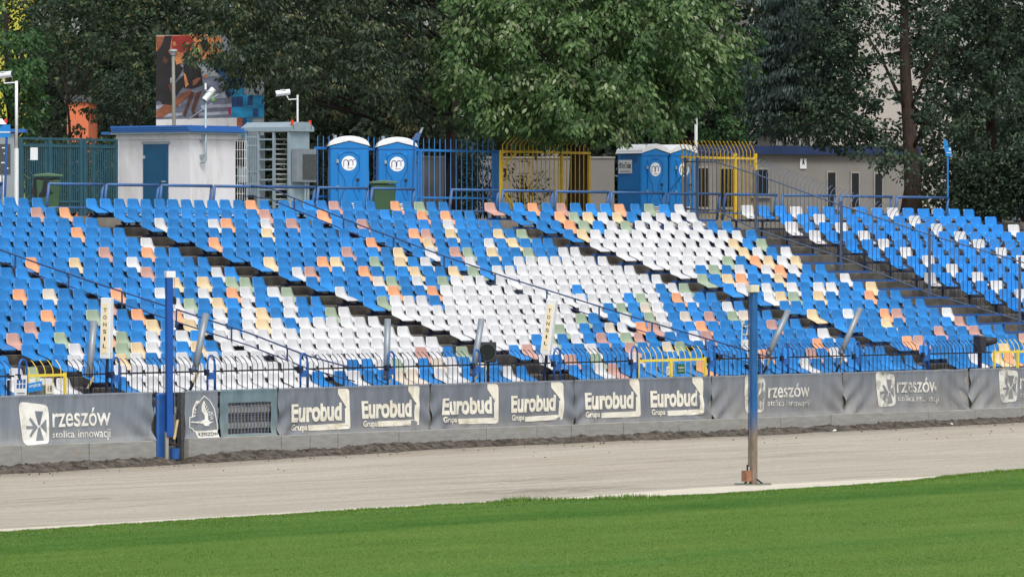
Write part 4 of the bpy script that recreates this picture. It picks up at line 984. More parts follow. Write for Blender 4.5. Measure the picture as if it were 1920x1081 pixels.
# ------------------------------------------------------------------ white hut
uc, vc = U(356, -4), -4.0
hut = thing('white_hut', 'small white hut with blue roof and dark teal door', 'hut', W(uc, vc, ZP), TH)
dl = vc-V(222, uc); wr = U(441, vc)-uc; hh = 2.32
bd = MB().box2((0, 0, 0), (wr, dl, hh)).build('walls', M['white_plaster'], hut)
MB().box2((-.05, -.05, hh-.10), (wr+.05, dl+.05, hh+.04)).build('fascia', M['white_plaster'], hut)
rf = MB().box2((-.22, -.18, hh+.045), (wr+.25, dl+.35, hh+.10)).build('roof', M['zinc_pale'], hut)
yE = vc-V(217, uc)
for i in range(3): MB().box2((-.26-.02*i, -.24+.05*i, hh+.105+.06*i), (wr+.28-.10*i, dl+.05, hh+.16+.06*i)).build('roof_sheet', M['roof_blue'], rf)
MB().box2((-.26, dl+.12, hh+.05), (-.05, dl+.42, hh+.12)).build('gutter', M['roof_blue'], rf)
d0, d1 = vc-V(316, uc), vc-V(270, uc)
dr = MB().box2((-.04, d0, .0), (0, d1, 2.08)).build('door', M['door_teal'], hut)
MB().box2((-.055, d0+.12, .95), (-.041, d1-.12, 1.9)).build('panel', M['door_teal'], dr); MB().box2((-.055, d0+.12, .15), (-.041, d1-.12, .8)).build('panel', M['door_teal'], dr)
MB().tube([(-.06, d0+.06, 1.02), (-.06, d0+.2, 1.02)], .018, 6).build('handle', M['chrome_arm'], dr); MB().box((-.05, d1-.04, 1.72), (.03, .08, .09)).build('hinge', M['chrome_arm'], dr)
MB().box2((-.03, d0-.06, 2.08), (-.003, d1+.06, 2.16)).build('lintel', M['cabinet_grey'], hut)
for z in (.55, 1.75): MB().box((wr+.005, .05, z), (.03, .03, .05)).build('bolt', M['ink_black'], hut)
def cctv(t_, tip, ahead, arm=None):
    """camera body at tip looking along ahead"""
    a = Vector(ahead).normalized(); tip = Vector(tip)
    b = MB().tube([tip-a*.20, tip+a*.22], .085, 10).build('camera_body', M['white_metal'], t_); MB().tube([tip+a*.22, tip+a*.235], .06, 10).build('lens', M['ink_black'], b)
    MB().box(tip+Vector((0, 0, .085)), (.16, .16, .02)).build('hood', M['white_metal'], b)
hu, hv = U(383, -3.9), -3.85; Yh = YD(hu, hv)
t_ = thing('camera_mast', 'grey pipe mast with white security camera fixed to the hut', 'camera', W(hu, hv, ZP), 0, 'security camera masts')
zt, zl = ZV(190, Yh)-ZP, ZV(303, Yh)-ZP
MB().tube([(-.14, 0, zl-.03), (-.03, 0, zl), (0, 0, zl+.05), (0, 0, zt)], .035, 8).build('mast', M['zinc_pale'], t_, smooth=True)
for z in (zl+.15, zl+.60): MB().box((-.10, .04, z), (.16, .05, .09)).build('wall_bracket', M['zinc'], t_)
MB().tube([(0, 0, zt), (.35, 0, zt+.18)], .02, 6).build('arm', M['zinc_pale'], t_)
cctv(t_, (.10, 0, zt+.20), (-.6, -.2, -.75)); MB().box((.0, .0, zt+.42), (.05, .05, .18)).build('antenna', M['white_metal'], t_)
hu, hv = U(31, -2.5), -2.5; Yh = YD(hu, hv)
t_ = thing('camera_mast', 'tall white post with security camera at the left edge', 'camera', W(hu, hv, ZP), 0, 'security camera masts'); zt = ZV(152, Yh)-ZP
MB().tube([(0, 0, 0), (0, 0, zt*.5)], .06, 8).build('lower_post', M['white_metal'], t_); MB().tube([(0, 0, zt*.5), (0, 0, zt)], .042, 8).build('mast', M['white_metal'], t_, smooth=True)
MB().tube([(0, 0, zt-.04), (-.32, 0, zt-.06), (-.38, 0, zt+.08)], .02, 6).build('arm', M['white_metal'], t_); cctv(t_, (-.34, 0, zt+.16), (.95, -.2, .12))

# ------------------------------------------------------------------ billboard with runners, street lamp
Yb = 196.0
p0 = P(293, 245, Yb); bb = thing('billboard', 'large billboard with runners on a track above the hut', 'billboard', (p0.x, p0.y, p0.z), 0)
def bp(px, py): p = P(px, py, Yb); return (p.x-p0.x, p.z-p0.z)
def Z7(x, y): return (280+x/5.146, 50+y/5.146)
x1, zt = bp(495, 65); xr, zr = bp(495, 168)
MB().prism([bp(293, 262), bp(495, 262), bp(495, 150), bp(420, 66), bp(293, 66)], .03, .22).build('panel', M['cabinet_grey'], bb)
for px in (310, 400, 480): MB().box((bp(px, 250)[0], .5, -1.6), (.14, .14, 5)).build('leg', M['steel_dark'], bb)
def print_shape(pts, mat, off):
    MB().prism([bp(*Z7(*p)) for p in pts], -off, -off+.008).build('print', mat, bb)
for nm, c in (('poster_track', (104, 110, 128)), ('poster_lane', (160, 164, 180)), ('poster_black', (26, 22, 26)), ('poster_red', (150, 42, 36)), ('poster_gold', (196, 128, 78)), ('poster_skin', (130, 76, 52)), ('poster_skin_dark', (84, 48, 36)),
              ('poster_sky', (20, 130, 178)), ('poster_navy', (26, 66, 120)), ('poster_brown', (150, 82, 50)), ('poster_green', (140, 200, 90)), ('poster_magenta', (150, 40, 90))): pmat(nm, srgb(*c), .6, .42, 2.2, (1, 1, 1.6))
PS = [('poster_track', .010, [(66, 480), (740, 480), (795, 600), (795, 880), (66, 898)]), ('poster_gold', .011, [(66, 92), (560, 75), (700, 100), (700, 330), (66, 330)]), ('white_plaster', .012, [(66, 898), (845, 878), (845, 1085), (66, 1085)]),
      ('poster_red', .020, [(220, 95), (385, 85), (430, 140), (435, 190), (320, 250), (215, 230)]), ('poster_red', .020, [(440, 95), (500, 92), (470, 130)]), ('poster_black', .022, [(66, 240), (120, 180), (150, 92), (218, 92), (200, 230), (240, 330), (330, 400), (230, 560), (205, 700), (66, 720)]),
      ('poster_skin', .024, [(66, 100), (145, 100), (120, 180), (75, 240)]), ('poster_gold', .024, [(250, 270), (310, 280), (320, 350), (260, 370)]), ('poster_black', .026, [(330, 260), (390, 215), (420, 300), (500, 420), (520, 560), (420, 600), (330, 590)]),
      ('poster_skin', .028, [(66, 820), (150, 750), (225, 760), (215, 820), (120, 880), (70, 880)]), ('poster_black', .028, [(66, 640), (180, 560), (260, 620), (215, 760), (130, 750), (90, 700)]), ('poster_black', .029, [(240, 560), (330, 470), (340, 560), (250, 680)]),
      ('poster_skin', .030, [(250, 700), (330, 640), (400, 600), (390, 660), (300, 740), (250, 790)]), ('poster_skin_dark', .031, [(400, 620), (440, 640), (375, 790), (350, 870), (325, 850), (370, 720)]), ('poster_skin_dark', .032, [(450, 640), (510, 620), (470, 720), (435, 820), (480, 880), (430, 870), (405, 800), (430, 720)]),
      ('poster_lane', .034, [(370, 890), (600, 735), (615, 742), (395, 890)]), ('poster_lane', .015, [(540, 650), (742, 640), (742, 690), (540, 700)]), ('poster_lane', .015, [(500, 760), (795, 745), (795, 775), (500, 790)]), ('poster_lane', .015, [(480, 830), (795, 815), (795, 845), (480, 860)]), ('poster_lane', .0155, [(66, 760), (300, 735), (300, 765), (66, 795)]), ('poster_lane', .0155, [(66, 850), (320, 830), (320, 855), (66, 880)]),
      ('poster_green', .036, [(590, 655), (620, 660), (635, 715), (605, 720)]), ('poster_skin_dark', .037, [(180, 560), (215, 540), (260, 590), (235, 660), (200, 620)]), ('poster_gold', .037, [(330, 440), (350, 460), (380, 560), (350, 590), (340, 520)]), ('poster_skin', .037, [(420, 520), (470, 490), (500, 500), (450, 560), (420, 570)]), ('poster_gold', .037, [(530, 470), (560, 460), (570, 490), (540, 500)]), ('poster_skin_dark', .037, [(140, 280), (185, 330), (160, 360), (130, 340)]), ('poster_lane', .0375, [(200, 500), (235, 480), (240, 520), (205, 550)]), ('poster_gold', .038, [(225, 150), (250, 145), (265, 180), (235, 195)]), ('poster_gold', .038, [(350, 160), (380, 150), (385, 190), (360, 195)]), ('poster_brown', .038, [(180, 235), (260, 225), (270, 275), (200, 270)]), ('poster_black', .036, [(490, 150), (560, 120), (575, 220), (520, 235)]), ('poster_green', .036, [(405, 240), (480, 205), (500, 245), (430, 275)]),
      ('poster_sky', .016, [(795, 590), (915, 590), (915, 660), (1108, 665), (1108, 878), (795, 878)]), ('poster_navy', .018, [(742, 610), (795, 610), (795, 675), (742, 675)]), ('poster_navy', .018, [(795, 680), (832, 680), (832, 778), (795, 778)]), ('poster_navy', .019, [(835, 675), (905, 675), (905, 775), (835, 775)]),
      ('poster_navy', .019, [(950, 670), (1000, 672), (1000, 760), (950, 760)]), ('poster_navy', .019, [(1000, 790), (1055, 790), (1055, 870), (1000, 870)]), ('poster_navy', .017, [(560, 330), (860, 300), (915, 590), (742, 600), (700, 480)]), ('poster_magenta', .020, [(755, 780), (790, 780), (790, 850), (765, 845)]),
      ('poster_brown', .018, [(845, 880), (897, 880), (897, 978), (845, 978)]), ('poster_navy', .018, [(897, 880), (942, 880), (942, 978), (897, 978)]), ('poster_sky', .017, [(942, 890), (1000, 890), (940, 1060), (890, 1060), (890, 980)])]
for m_, off, pts in PS: print_shape(pts, M[m_], off)
def bb_text(body, x0, y0, x1, y1, mat, bold=.02):
    me = text_obj(body, bold); xs = [q.co.x for q in me.vertices]; ys = [q.co.y for q in me.vertices]; a, c = bp(*Z7(x0, y1)), bp(*Z7(x1, y0))
    for q in me.vertices: q.co = (a[0]+(c[0]-a[0])*(q.co.x-min(xs))/(max(xs)-min(xs)), -.03, a[1]+(c[1]-a[1])*(q.co.y-min(ys))/(max(ys)-min(ys)))
    me.materials.append(M[mat]); obj('lettering', me, bb)
bb_text('aces', 668, 962, 750, 1000, 'sign_blue'); print_shape([(752, 930), (760, 955), (780, 970), (755, 982)], M['poster_gold'], .02); print_shape([(385, 965), (405, 945), (430, 970), (405, 985)], M['poster_magenta'], .02); print_shape([(445, 972), (510, 970), (510, 985), (445, 985)], M['poster_navy'], .02)
Yl = 191.0; p0 = P(325, 245, Yl); t_ = thing('street_lamp', 'grey street lamp post in front of the billboard', 'street lamp', (p0.x, p0.y, ZP), 0); zt = ZV(104, Yl)-ZP
MB().tube([(.06, 0, 0), (.02, 0, zt*.6), (0, 0, zt)], [.07, .06, .05], 8).build('post', M['lamp_post'], t_, smooth=True)
MB().tube([(0, 0, zt), (0, 0, zt+.10), (0, 0, zt+.12), (0, 0, zt+.18)], [.07, .10, .13, .11], 12).build('lamp_head', M['cabinet_grey'], t_)

# ------------------------------------------------------------------ turnstile
uc, vc = U(544, -4.2), -4.2
ts = thing('turnstile', 'grey full-height turnstile with steel arms beside the hut', 'turnstile', W(uc, vc, ZP), TH)
dl = vc-V(463, uc); wr = U(588, vc)-uc; th = ZV(246, YD(uc, vc))-ZP
MB().box2((0, 0, 0), (.9, .05, th-.01)).build('side_panel', M['zinc_pale'], ts)
MB().prism([(-.08, th), (wr-.10, th), (wr-.10, th+.12), (wr-.35, th+.27), (.20, th+.27), (-.08, th+.12)], -.10, dl+.15).build('roof', M['zinc_pale'], ts)
for y in (0.02, dl*.36, dl*.72, dl): MB().box((-.02, y, th/2), (.07, .07, th)).build('post', M['zinc_pale'], ts)
for i, z in enumerate([.25+.29*i for i in range(8)]): MB().box((-.03, dl*.54, z), (.035, dl*.36, .045)).build('rung', M['zinc_pale'], ts)
for z in (.3, 1.0, 1.35, 2.1, 2.35): MB().box((-.03, dl*.86, z), (.035, dl*.28, .05)).build('rail', M['zinc_pale'], ts)
for i in range(7): MB().box((-.025, dl*(.74+.042*i), th*.62), (.03, .03, th*.7)).build('upright', M['zinc_pale'], ts)
MB().tube([(.45, dl*.25, .1), (.45, dl*.25, th-.15)], .06, 10).build('rotor', M['zinc'], ts)
for i in range(15): MB().tube([(.42, dl*.25, .2+.145*i), (-.0, dl*.04, .2+.145*i)], .022, 6).build('arm', M['chrome_arm'], ts); MB().tube([(.42, dl*.25, .26+.145*i), (.0, dl*.40, .26+.145*i)], .022, 6).build('arm', M['chrome_arm'], ts)
MB().box2((.3, dl-.4, 0), (.34, dl-.02, th-.1)).build('back_panel', M['zinc'], ts)
MB().box((-.07, dl*1.04, 1.25), (.12, .3, .42)).build('reader_box', M['zinc_pale'], ts)
cb = MB().box2((.03, -.22, 1.05), (.95, -.04, 2.0)).build('control_box', M['zinc'], ts); MB().box2((.30, -.235, 1.12), (.92, -.222, 1.85)).build('box_door', M['panel_dark'], cb)
for x in (.55, .68): MB().tube([(x, -.12, 0), (x, -.12, 1.05)], .03, 6).build('conduit', M['zinc_pale'], ts)
for x, y in ((.02, -.06), (.85, -.06)):
    l_ = MB().tube([(x, y, th+.05), (x, y, th+.17)], .045, 8).build('lamp', M['green_lamp'], ts); MB().tube([(x, y, th+.17), (x, y, th+.32)], .045, 8).build('red_lens', M['red_lamp'], l_)
# mesh infill between hut and turnstile
o = thing('mesh_panel', 'white wire mesh panel between hut and turnstile', 'fence', W(U(441, -4.4), -4.4, ZP), TH); L = U(463, -4.4)-U(441, -4.4)
for i in range(6): MB().box((L*i/5, 0, 1.1), (.012, .012, 2.2)).build('wire', M['white_metal'], o)
for i in range(9): MB().box((L/2, .012, .2+.25*i), (L, .012, .012)).build('wire', M['white_metal'], o)
MB().box((0, 0, .45), (.04, .04, .9)).build('post', M['steel_black'], o); MB().box((L*.5, .05, .9), (L, .03, .04)).build('post', M['steel_black'], o)
hu, hv = U(558, -5.0), -5.0; Yh = YD(hu, hv); t_ = thing('camera_mast', 'thin mast with grey security camera above the turnstile', 'camera', W(hu, hv, ZP), 0, 'security camera masts'); zt = ZV(178, Yh)-ZP
MB().tube([(0, 0, 0), (0, 0, zt)], .03, 8).build('mast', M['white_metal'], t_); MB().tube([(0, 0, zt-.12), (-.25, 0, zt-.14), (-.32, 0, zt-.02)], .018, 6).build('arm', M['white_metal'], t_); cctv(t_, (-.42, 0, zt+.06), (-.95, -.2, -.12))
# cabinet and sign at the left edge
uc, vc = U(28, -3.2), -3.2
t_ = thing('control_cabinet', 'pale grey equipment cabinet at the left edge', 'cabinet', W(uc, vc, ZP), 0)
b = MB().box2((-1.4, 0, 0), (-.02, .8, 2.25)).build('body', M['cabinet_grey'], t_); pn = MB().box2((-1.3, -.03, 1.15), (-.12, -.005, 1.95)).build('panel', M['panel_dark'], t_)
for x, z in ((-.25, 1.7), (-.32, 1.45), (-.22, 1.3), (-.5, 1.62), (-.45, 1.35), (-.3, 1.85)): MB().box((x, -.035, z), (.10, .01, .035)).build('label_strip', M['white_metal'], pn)
for x in (-.40, -.28): MB().box((x, -.04, .55), (.06, .06, 1.1)).build('conduit', M['white_metal'], t_)
MB().box2((-1.5, -.1, 2.27), (.28, .9, 2.36)).build('roof', M['roof_blue'], t_)
MB().box2((.42, -.03, 1.52), (.62, 0, 1.86)).build('grille', M['white_metal'], t_)
hu, hv = U(4, -.6), -.6; Yh = YD(hu, hv); t_ = thing('sign_post', 'blue sign on a blue post at the left edge', 'sign', W(hu, hv, ZP), 0)
MB().tube([(.06, 0, 0), (.12, 0, 2.1)], .035, 8).build('post', M['steel_blue'], t_); MB().box((.0, -.03, 2.22), (.44, .03, .34)).build('plate', M['sign_blue'], t_); MB().box((.0, -.05, 2.19), (.44, .01, .03)).build('stripe', M['white_metal'], t_)
MB().tube([(-.1, .1, 2.4), (-.1, .1, 2.55)], [.22, .1], 12).build('dome', M['white_metal'], t_); MB().tube([(.09, .1, 2.42), (.09, .1, 2.54)], .04, 8).build('lamp', M['red_lamp'], t_)

# ------------------------------------------------------------------ barred fences behind the stand
def barred(name, label, px0, px1, v, py_rail, py_tip, step, mat, r, bend=0.0, posts=(), bottom=None, group=None, cat='fence', extra=None):
    u0, u1 = U(px0, v), U(px1, v); Yc = YD((u0+u1)/2, v); L = u1-u0; zr, zt = ZV(py_rail, Yc)-ZP, ZV(py_tip, Yc)-ZP
    t_ = thing(name, label, cat, W(u0, v, ZP), TH, group)
    MB().box((L/2, 0, zr), (L, .05, .07)).build('top_rail', mat, t_); MB().box((L/2, 0, .22 if bottom is None else bottom), (L, .05, .06)).build('bottom_rail', mat, t_)
    if bend == 0: m_ = MB().tube([(0, 0, .05), (0, 0, zt-.06), (0, 0, zt)], [r, r, r*.3], 5).mesh('bar', mat)
    else: m_ = MB().tube([(0, 0, .05), (0, 0, zr+(zt-zr)*.42), (bend*.3, 0, zr+(zt-zr)*.62), (bend*.9, 0, zt-.02), (bend, 0, zt)], r, 5).mesh('bar', mat, True)
    n = max(2, int(round(L/step)))
    for i in range(n): obj('bar', m_, t_, (L*(i+.5)/n, -.006, 0))
    for px, w, ph in posts: MB().box((U(px, v)-u0, .0, ph/2), (w, w, ph)).build('post', mat, t_)
    return t_, L, zr
barred('blue_fence', 'bright blue barred fence behind the left toilets', 590, 930, -5.5, 281, 258, .268, M['steel_bright_blue'], .014, 0, [(788, .09, 2.1), (931, .22, 2.12)], .66)
yg = 'yellow barred gates behind the top row'
g_, L, zr = barred('yellow_gate', 'yellow barred gate with hooked tips in front of a trunk', 938, 1106, -4.6, 285.5, 256, .224, M['yellow_paint'], .017, .42, [(939, .07, 2.05), (1053, .08, 2.0), (1104, .08, 2.0)], None, yg, 'gate')
MB().tube([(.05, -.03, zr-.45), (.75, -.03, zr-.05)], .035, 6).build('brace', M['yellow_paint'], g_); MB().tube([(.25, -.03, .75), (.8, -.03, .25)], .035, 6).build('brace', M['yellow_paint'], g_)
g_, L, zr = barred('yellow_gate', 'yellow barred gate with hooked tips right of the toilets', 1276, 1417, -2.2, 296, 265, .205, M['yellow_paint'], .016, -.26, [(1378, .09, 2.1), (1416, .09, 2.1)], None, yg, 'gate')
MB().tube([(.1, -.03, zr-.5), (.5, -.03, zr-.05)], .035, 6).build('brace', M['yellow_paint'], g_)
# dark green double gate
v = -6.3; u0, u1 = U(38, v), U(219, v); L = u1-u0; Yc = YD((u0+u1)/2, v); zt = ZV(261, Yc)-ZP
t_ = thing('green_gate', 'dark green barred double gate left of the hut', 'gate', W(u0, v, ZP), TH)
for z in (zt, zt-.20, .45): MB().box((L/2, 0, z), (L, .05, .06)).build('rail', M['gate_green'], t_)
for i in range(44):
    w = .028 if i % 11 else .075; MB().box((L*(i+.5)/44, .01, zt/2), (w, .03, zt-.25 if i % 11 else zt)).build('bar', M['gate_green'], t_)
for x in (.02, L*.30, L*.62, L*.66, L-.02): MB().box((x, 0, zt/2), (.11, .07, zt)).build('post', M['gate_green'], t_)
MB().box((L+.03, -.02, zt/2), (.03, .03, zt)).build('white_strip', M['white_metal'], t_)

# ------------------------------------------------------------------ portable toilets
TW, TD_, THT = 1.14, 1.16, 2.12
def arch_shape(parent, cx, cz, w, h, th_, y, mat):
    pts = []
    r = w/2
    out = [(cx-r, cz-h/2)]+[(cx-r*math.cos(math.pi*i/10), cz+h/2-r+r*math.sin(math.pi*i/10)) for i in range(11)]+[(cx+r, cz-h/2)]
    r2 = r-th_
    inn = [(cx+r2, cz-h/2)]+[(cx+r2*math.cos(math.pi*i/10), cz+h/2-r+r2*math.sin(math.pi*i/10)) for i in range(11)]+[(cx-r2, cz-h/2)]
    MB().prism(out+inn, y, y+.004).build('logo_arch', M[mat], parent)
def toilet(loc, yaw, label):
    t_ = thing('portable_toilet', label, 'toilet', loc, yaw, 'blue portable toilets')
    b = MB().box2((-TW/2, 0, .08), (TW/2, TD_, THT)).build('cabin', M['toilet_blue'], t_); bevel(b, .035)
    MB().box2((-TW/2+.02, .03, 0), (TW/2-.02, TD_-.03, .1)).build('base', M['toilet_dark'], t_)
    for s_ in (-1, 1):
        MB().box2((s_*TW/2-.015, .10, .2), (s_*TW/2+.015, TD_-.1, .9)).build('side_rib', M['toilet_blue'], t_); MB().box2((s_*TW/2-.015, .10, 1.0), (s_*TW/2+.015, TD_-.1, 1.42)).build('side_rib', M['toilet_blue'], t_)
        for i in range(4): MB().box2((s_*TW/2-.01, .2, THT-.08-.06*i), (s_*TW/2+.01, TD_-.2, THT-.05-.06*i)).build('louvre', M['toilet_dark'], t_)
    gable = [(-TW/2-.03, THT-.05), (TW/2+.03, THT-.05), (TW/2+.03, THT), (.0, THT+.16), (-TW/2-.03, THT)]
    MB().prism([(-TW/2, THT-.06), (TW/2, THT-.06), (TW/2, THT-.01), (0, THT+.14), (-TW/2, THT-.01)], -.02, .05).build('gable', M['toilet_blue'], t_)
    arcp = [(TW/2+.05, THT-.0)]+[((TW/2+.02)*math.cos(math.pi*i/12), THT+.03+.27*math.sin(math.pi*i/12)) for i in range(13)]+[(-TW/2-.05, THT-.0), (0, THT+.155)]
    r_ = MB().prism(arcp, -.05, TD_+.04).build('roof', M['toilet_white'], t_); bevel(r_, .012)
    MB().tube([(-TW/2+.19, TD_-.25, THT+.1), (-TW/2+.19, TD_-.25, THT+.34)], .055, 8).build('vent_pipe', M['zinc'], t_)
    d = MB().box2((-.33, -.035, .16), (.31, .0, THT-.18)).build('door', M['toilet_blue'], t_); bevel(d, .02)
    # moulded hour-glass relief
    for s_ in (-1, 1):
        pts = [(s_*.30-.01, .0, 1.62), (s_*.30-.01, .0, 1.45), (s_*.12-.01, .0, 1.12), (s_*.11-.01, .0, .9), (s_*.25-.01, .0, .58), (s_*.27-.01, .0, .30)]
        MB().tube([(x, -.034, z) for x, _, z in pts], .014, 6).build('relief', M['toilet_dark'], d)
    arcp = [(-.31, -.034, 1.6), (-.29, -.034, 1.82), (-.16, -.034, 1.93), (.0, -.034, 1.95), (.14, -.034, 1.93), (.27, -.034, 1.82), (.29, -.034, 1.6)]
    MB().tube(arcp, .014, 6).build('relief', M['toilet_dark'], d)
    MB().box2((.20, -.06, 1.10), (.29, -.03, 1.18)).build('handle', M['ink_black'], d); MB().box2((.21, -.055, .98), (.27, -.03, 1.06)).build('lock', M['toilet_dark'], d); MB().box2((.26, -.05, .78), (.31, -.03, .86)).build('latch', M['toilet_dark'], d)
    for z in (1.68, .92, .30): MB().box2((-.38, -.045, z-.05), (-.31, -.01, z+.05)).build('hinge', M['zinc_pale'], d)
    lg = MB().tube([(-.01, -.040, 1.62), (-.01, -.034, 1.62)], .215, 32).build('logo_disc', M['toilet_white'], d)
    arch_shape(lg, -.10, 1.625, .15, .21, .019, -.0475, 'ink_black'); arch_shape(lg, .045, 1.645, .14, .17, .019, -.0475, 'ink_blue'); MB().box2((.12, -.0475, 1.71), (.165, -.0435, 1.735)).build('logo_tick', M['ink_blue'], lg)
    MB().box2((-.06, -.0475, 1.475), (.10, -.0435, 1.488)).build('logo_line', M['zinc'], lg)
    nb_ = MB().box2((-.24, -.045, .22), (.24, -.036, .46)).build('notice', M['toilet_white'], d)
    for z in (.40, .35): MB().box2((-.16, -.05, z), (.20, -.046, z+.025)).build('notice_line', M['panel_dark'], nb_)
    return t_
for px, lb in ((655, 'blue portable toilet beside the turnstile, leftmost of four'), (745, 'blue portable toilet behind the green bin and blue fence')):
    u = U(px, -4.4); toilet(W(u, -4.4, ZP), math.radians(4), lb)
uA = U(1228, -5.4); base = W(uA, -5.4, ZP); ya = math.radians(40)
def off(dx, dy): return base+Vector((dx*math.cos(ya)-dy*math.sin(ya), dx*math.sin(ya)+dy*math.cos(ya), 0))
tA = toilet(off(0, 0), ya, 'blue portable toilet with mToilet plate on its side wall')
sg = MB().box2((-TW/2-.03, .42, 1.50), (-TW/2-.018, 1.06, 1.92)).build('side_sign', M['toilet_white'], tA)
me = text_obj('mToilet', .015); xs = [q.co.x for q in me.vertices]; ys = [q.co.y for q in me.vertices]
for q in me.vertices: fx = (q.co.x-min(xs))/(max(xs)-min(xs)); fz = (q.co.y-min(ys))/(max(ys)-min(ys)); q.co = (-TW/2-.034, .82-.37*fx, 1.65+.19*fz)
me.materials.append(M['ink_black']); obj('lettering', me, sg)
for yy in (.98, .90): MB().tube([(-TW/2-.033, yy+.035, 1.66), (-TW/2-.033, yy+.035, 1.78), (-TW/2-.033, yy, 1.83), (-TW/2-.033, yy-.035, 1.78), (-TW/2-.033, yy-.035, 1.66)], .010, 5).build('logo_arch', M['ink_black'], sg)
MB().box2((-TW/2-.034, .5, 1.55), (-TW/2-.031, .98, 1.57)).build('sign_line', M['ink_blue'], sg)
toilet(off(1.20, 0), ya, 'blue portable toilet half behind yellow bars, rightmost of four')
# folded blue panel on a pole beside the second toilet
u = U(780, -3.6); t_ = thing('leaning_panel', 'narrow blue pole with folded plate leaning at second toilet', 'sign', W(u, -3.6, ZP), 0); Yc = YD(u, -3.6)
zt = ZV(262, Yc)-ZP; MB().tube([(-.12, 0, 0), (-.05, 0, zt)], .03, 6).build('pole', M['steel_blue'], t_); MB().prism([(-.14, zt-.02), (.08, zt-.02), (.16, zt+.20), (.0, zt+.20)], 0, .03).build('plate', M['steel_rail'], t_); MB().prism([(.08, zt+.2), (.16, zt+.2), (.22, zt+.36), (.17, zt+.36)], .0, .03).build('plate', M['zinc_pale'], t_)

# ------------------------------------------------------------------ bins
def bin_(px, v, label, bag):
    u = U(px, v); t_ = thing('wheelie_bin', label, 'bin', W(u, v, ZP), math.radians(8), 'green wheelie bins')
    bw = MB(); a, c = .34, .28; p_ = [(-a*.82, -c*.85, .1), (a*.82, -c*.85, .1), (a*.82, c*.85, .1), (-a*.82, c*.85, .1), (-a, -c, .98), (a, -c, .98), (a, c, .98), (-a, c, .98)]
    b = bw.add(p_, [(0, 1, 2, 3), (4, 5, 6, 7), (0, 1, 5, 4), (1, 2, 6, 5), (2, 3, 7, 6), (3, 0, 4, 7)]).build('body', M['bin_green'], t_); bevel(b, .03)
    l_ = MB().prism([(-a-.05, 0), (a+.05, 0), (a+.04, .05), (.0, .10), (-a-.04, .06)], -c-.05, c+.05).build('lid', M['bin_lid'], t_); l_.location = (0, 0, 1.0 if not bag else 1.06); bevel(l_, .015)
    for x in (-.2, .2): MB().tube([(x-.03, c, .12), (x+.03, c, .12)], .12, 14).build('wheel', M['ink_black'], t_)
    MB().tube([(-.2, c+.08, .98), (.2, c+.08, .98)], .02, 6).build('handle', M['bin_green'], t_)
    if bag:
        q = MB(); vs_ = []; fs = []
        for j in range(7):
            for i in range(13):
                an = math.pi*2*i/12; rr = 1.06+.06*math.sin(i*2.6+j); vs_.append((-.06+a*rr*math.cos(an), c*rr*math.sin(an), 1.03-.065*j*(1+.35*math.cos(an+2.4))))
        for j in range(6):
            for i in range(12): fs.append((j*13+i, j*13+i+1, (j+1)*13+i+1, (j+1)*13+i))
        q.add(vs_, fs).build('bag', M['bag_black'], t_, smooth=True)
bin_(90, -1.9, 'green wheelie bin with black bag by the green gate', True); bin_(719, -2.0, 'green wheelie bin in front of the second toilet', False)

# ------------------------------------------------------------------ signs, grey walls and buildings behind
hu, hv = U(1777, -1.0), -1.0; Yh = YD(hu, hv)
t_ = thing('sign_post', 'blue tilted sign on a thin blue post at the right', 'sign', W(hu, hv, ZP), 0); zt = ZV(293, Yh)-ZP
MB().tube([(0, 0, 0), (0, 0, zt+.05)], .03, 8).build('post', M['steel_bright_blue'], t_)
MB().prism([(-.06, zt), (.14, zt), (.10, zt+.30), (-.13, zt+.31)], -.05, -.02).build('plate', M['sign_blue'], t_); MB().prism([(-.13, zt+.32), (.02, zt+.32), (-.02, zt+.52), (-.14, zt+.53)], -.05, -.02).build('plate', M['sign_blue'], t_)
MB().prism([(-.04, zt+.10), (.11, zt+.10), (.105, zt+.125), (-.04, zt+.125)], -.058, -.051).build('stripe', M['white_metal'], t_)
MB().prism([(.04, zt+.18), (.10, zt+.18), (.09, zt+.26), (.03, zt+.26)], -.058, -.051).build('mark', M['white_metal'], t_)
def slab(name, label, cat, px0, px1, Y0, Y1, pytop, mat, depth=.25, zbase=None):
    a, b_ = P(px0, 300, Y0), P(px1, 300, Y1); d = b_-a; ang = math.atan2(d.y, d.x); L = math.hypot(d.x, d.y); zt = ZV(pytop, (Y0+Y1)/2)-ZP
    t_ = thing(name, label, cat, (a.x, a.y, ZP), ang); MB().box2((0, 0, -.2), (L, depth, zt)).build('wall', M[mat], t_); return t_, L, zt
def on(px, px0, px1, L): return L*(px-px0)/(px1-px0)
w1, L, zt = slab('garden_wall', 'grey rendered wall piece behind the blue barred fence', 'wall', 786, 848, 203, 204, 296, 'wall_lowgrey'); MB().box2((-.03, -.03, zt), (L+.03, .28, zt+.06)).build('coping', M['concrete_grey'], w1)
w1, L, zt = slab('garden_wall', 'long grey rendered wall behind the yellow gate', 'wall', 898, 1152, 206, 206, 297, 'wall_lowgrey'); MB().box2((-.03, -.03, zt), (L+.03, .28, zt+.06)).build('coping', M['concrete_grey'], w1)
px0, px1 = 1312, 1712
lb, L, zt = slab('grey_building', 'low grey building with shaded blue fascia and narrow windows', 'building', px0, px1, 219, 222, 280, 'wall_lowgrey', 5.0)
MB().box2((-.15, -.22, zt-.18), (L+.2, 5.2, zt+.10)).build('fascia', M['fascia_shaded_blue'], lb); MB().box2((-.1, -.18, zt+.102), (L+.15, 5.1, zt+.13)).build('roof', M['panel_dark'], lb)
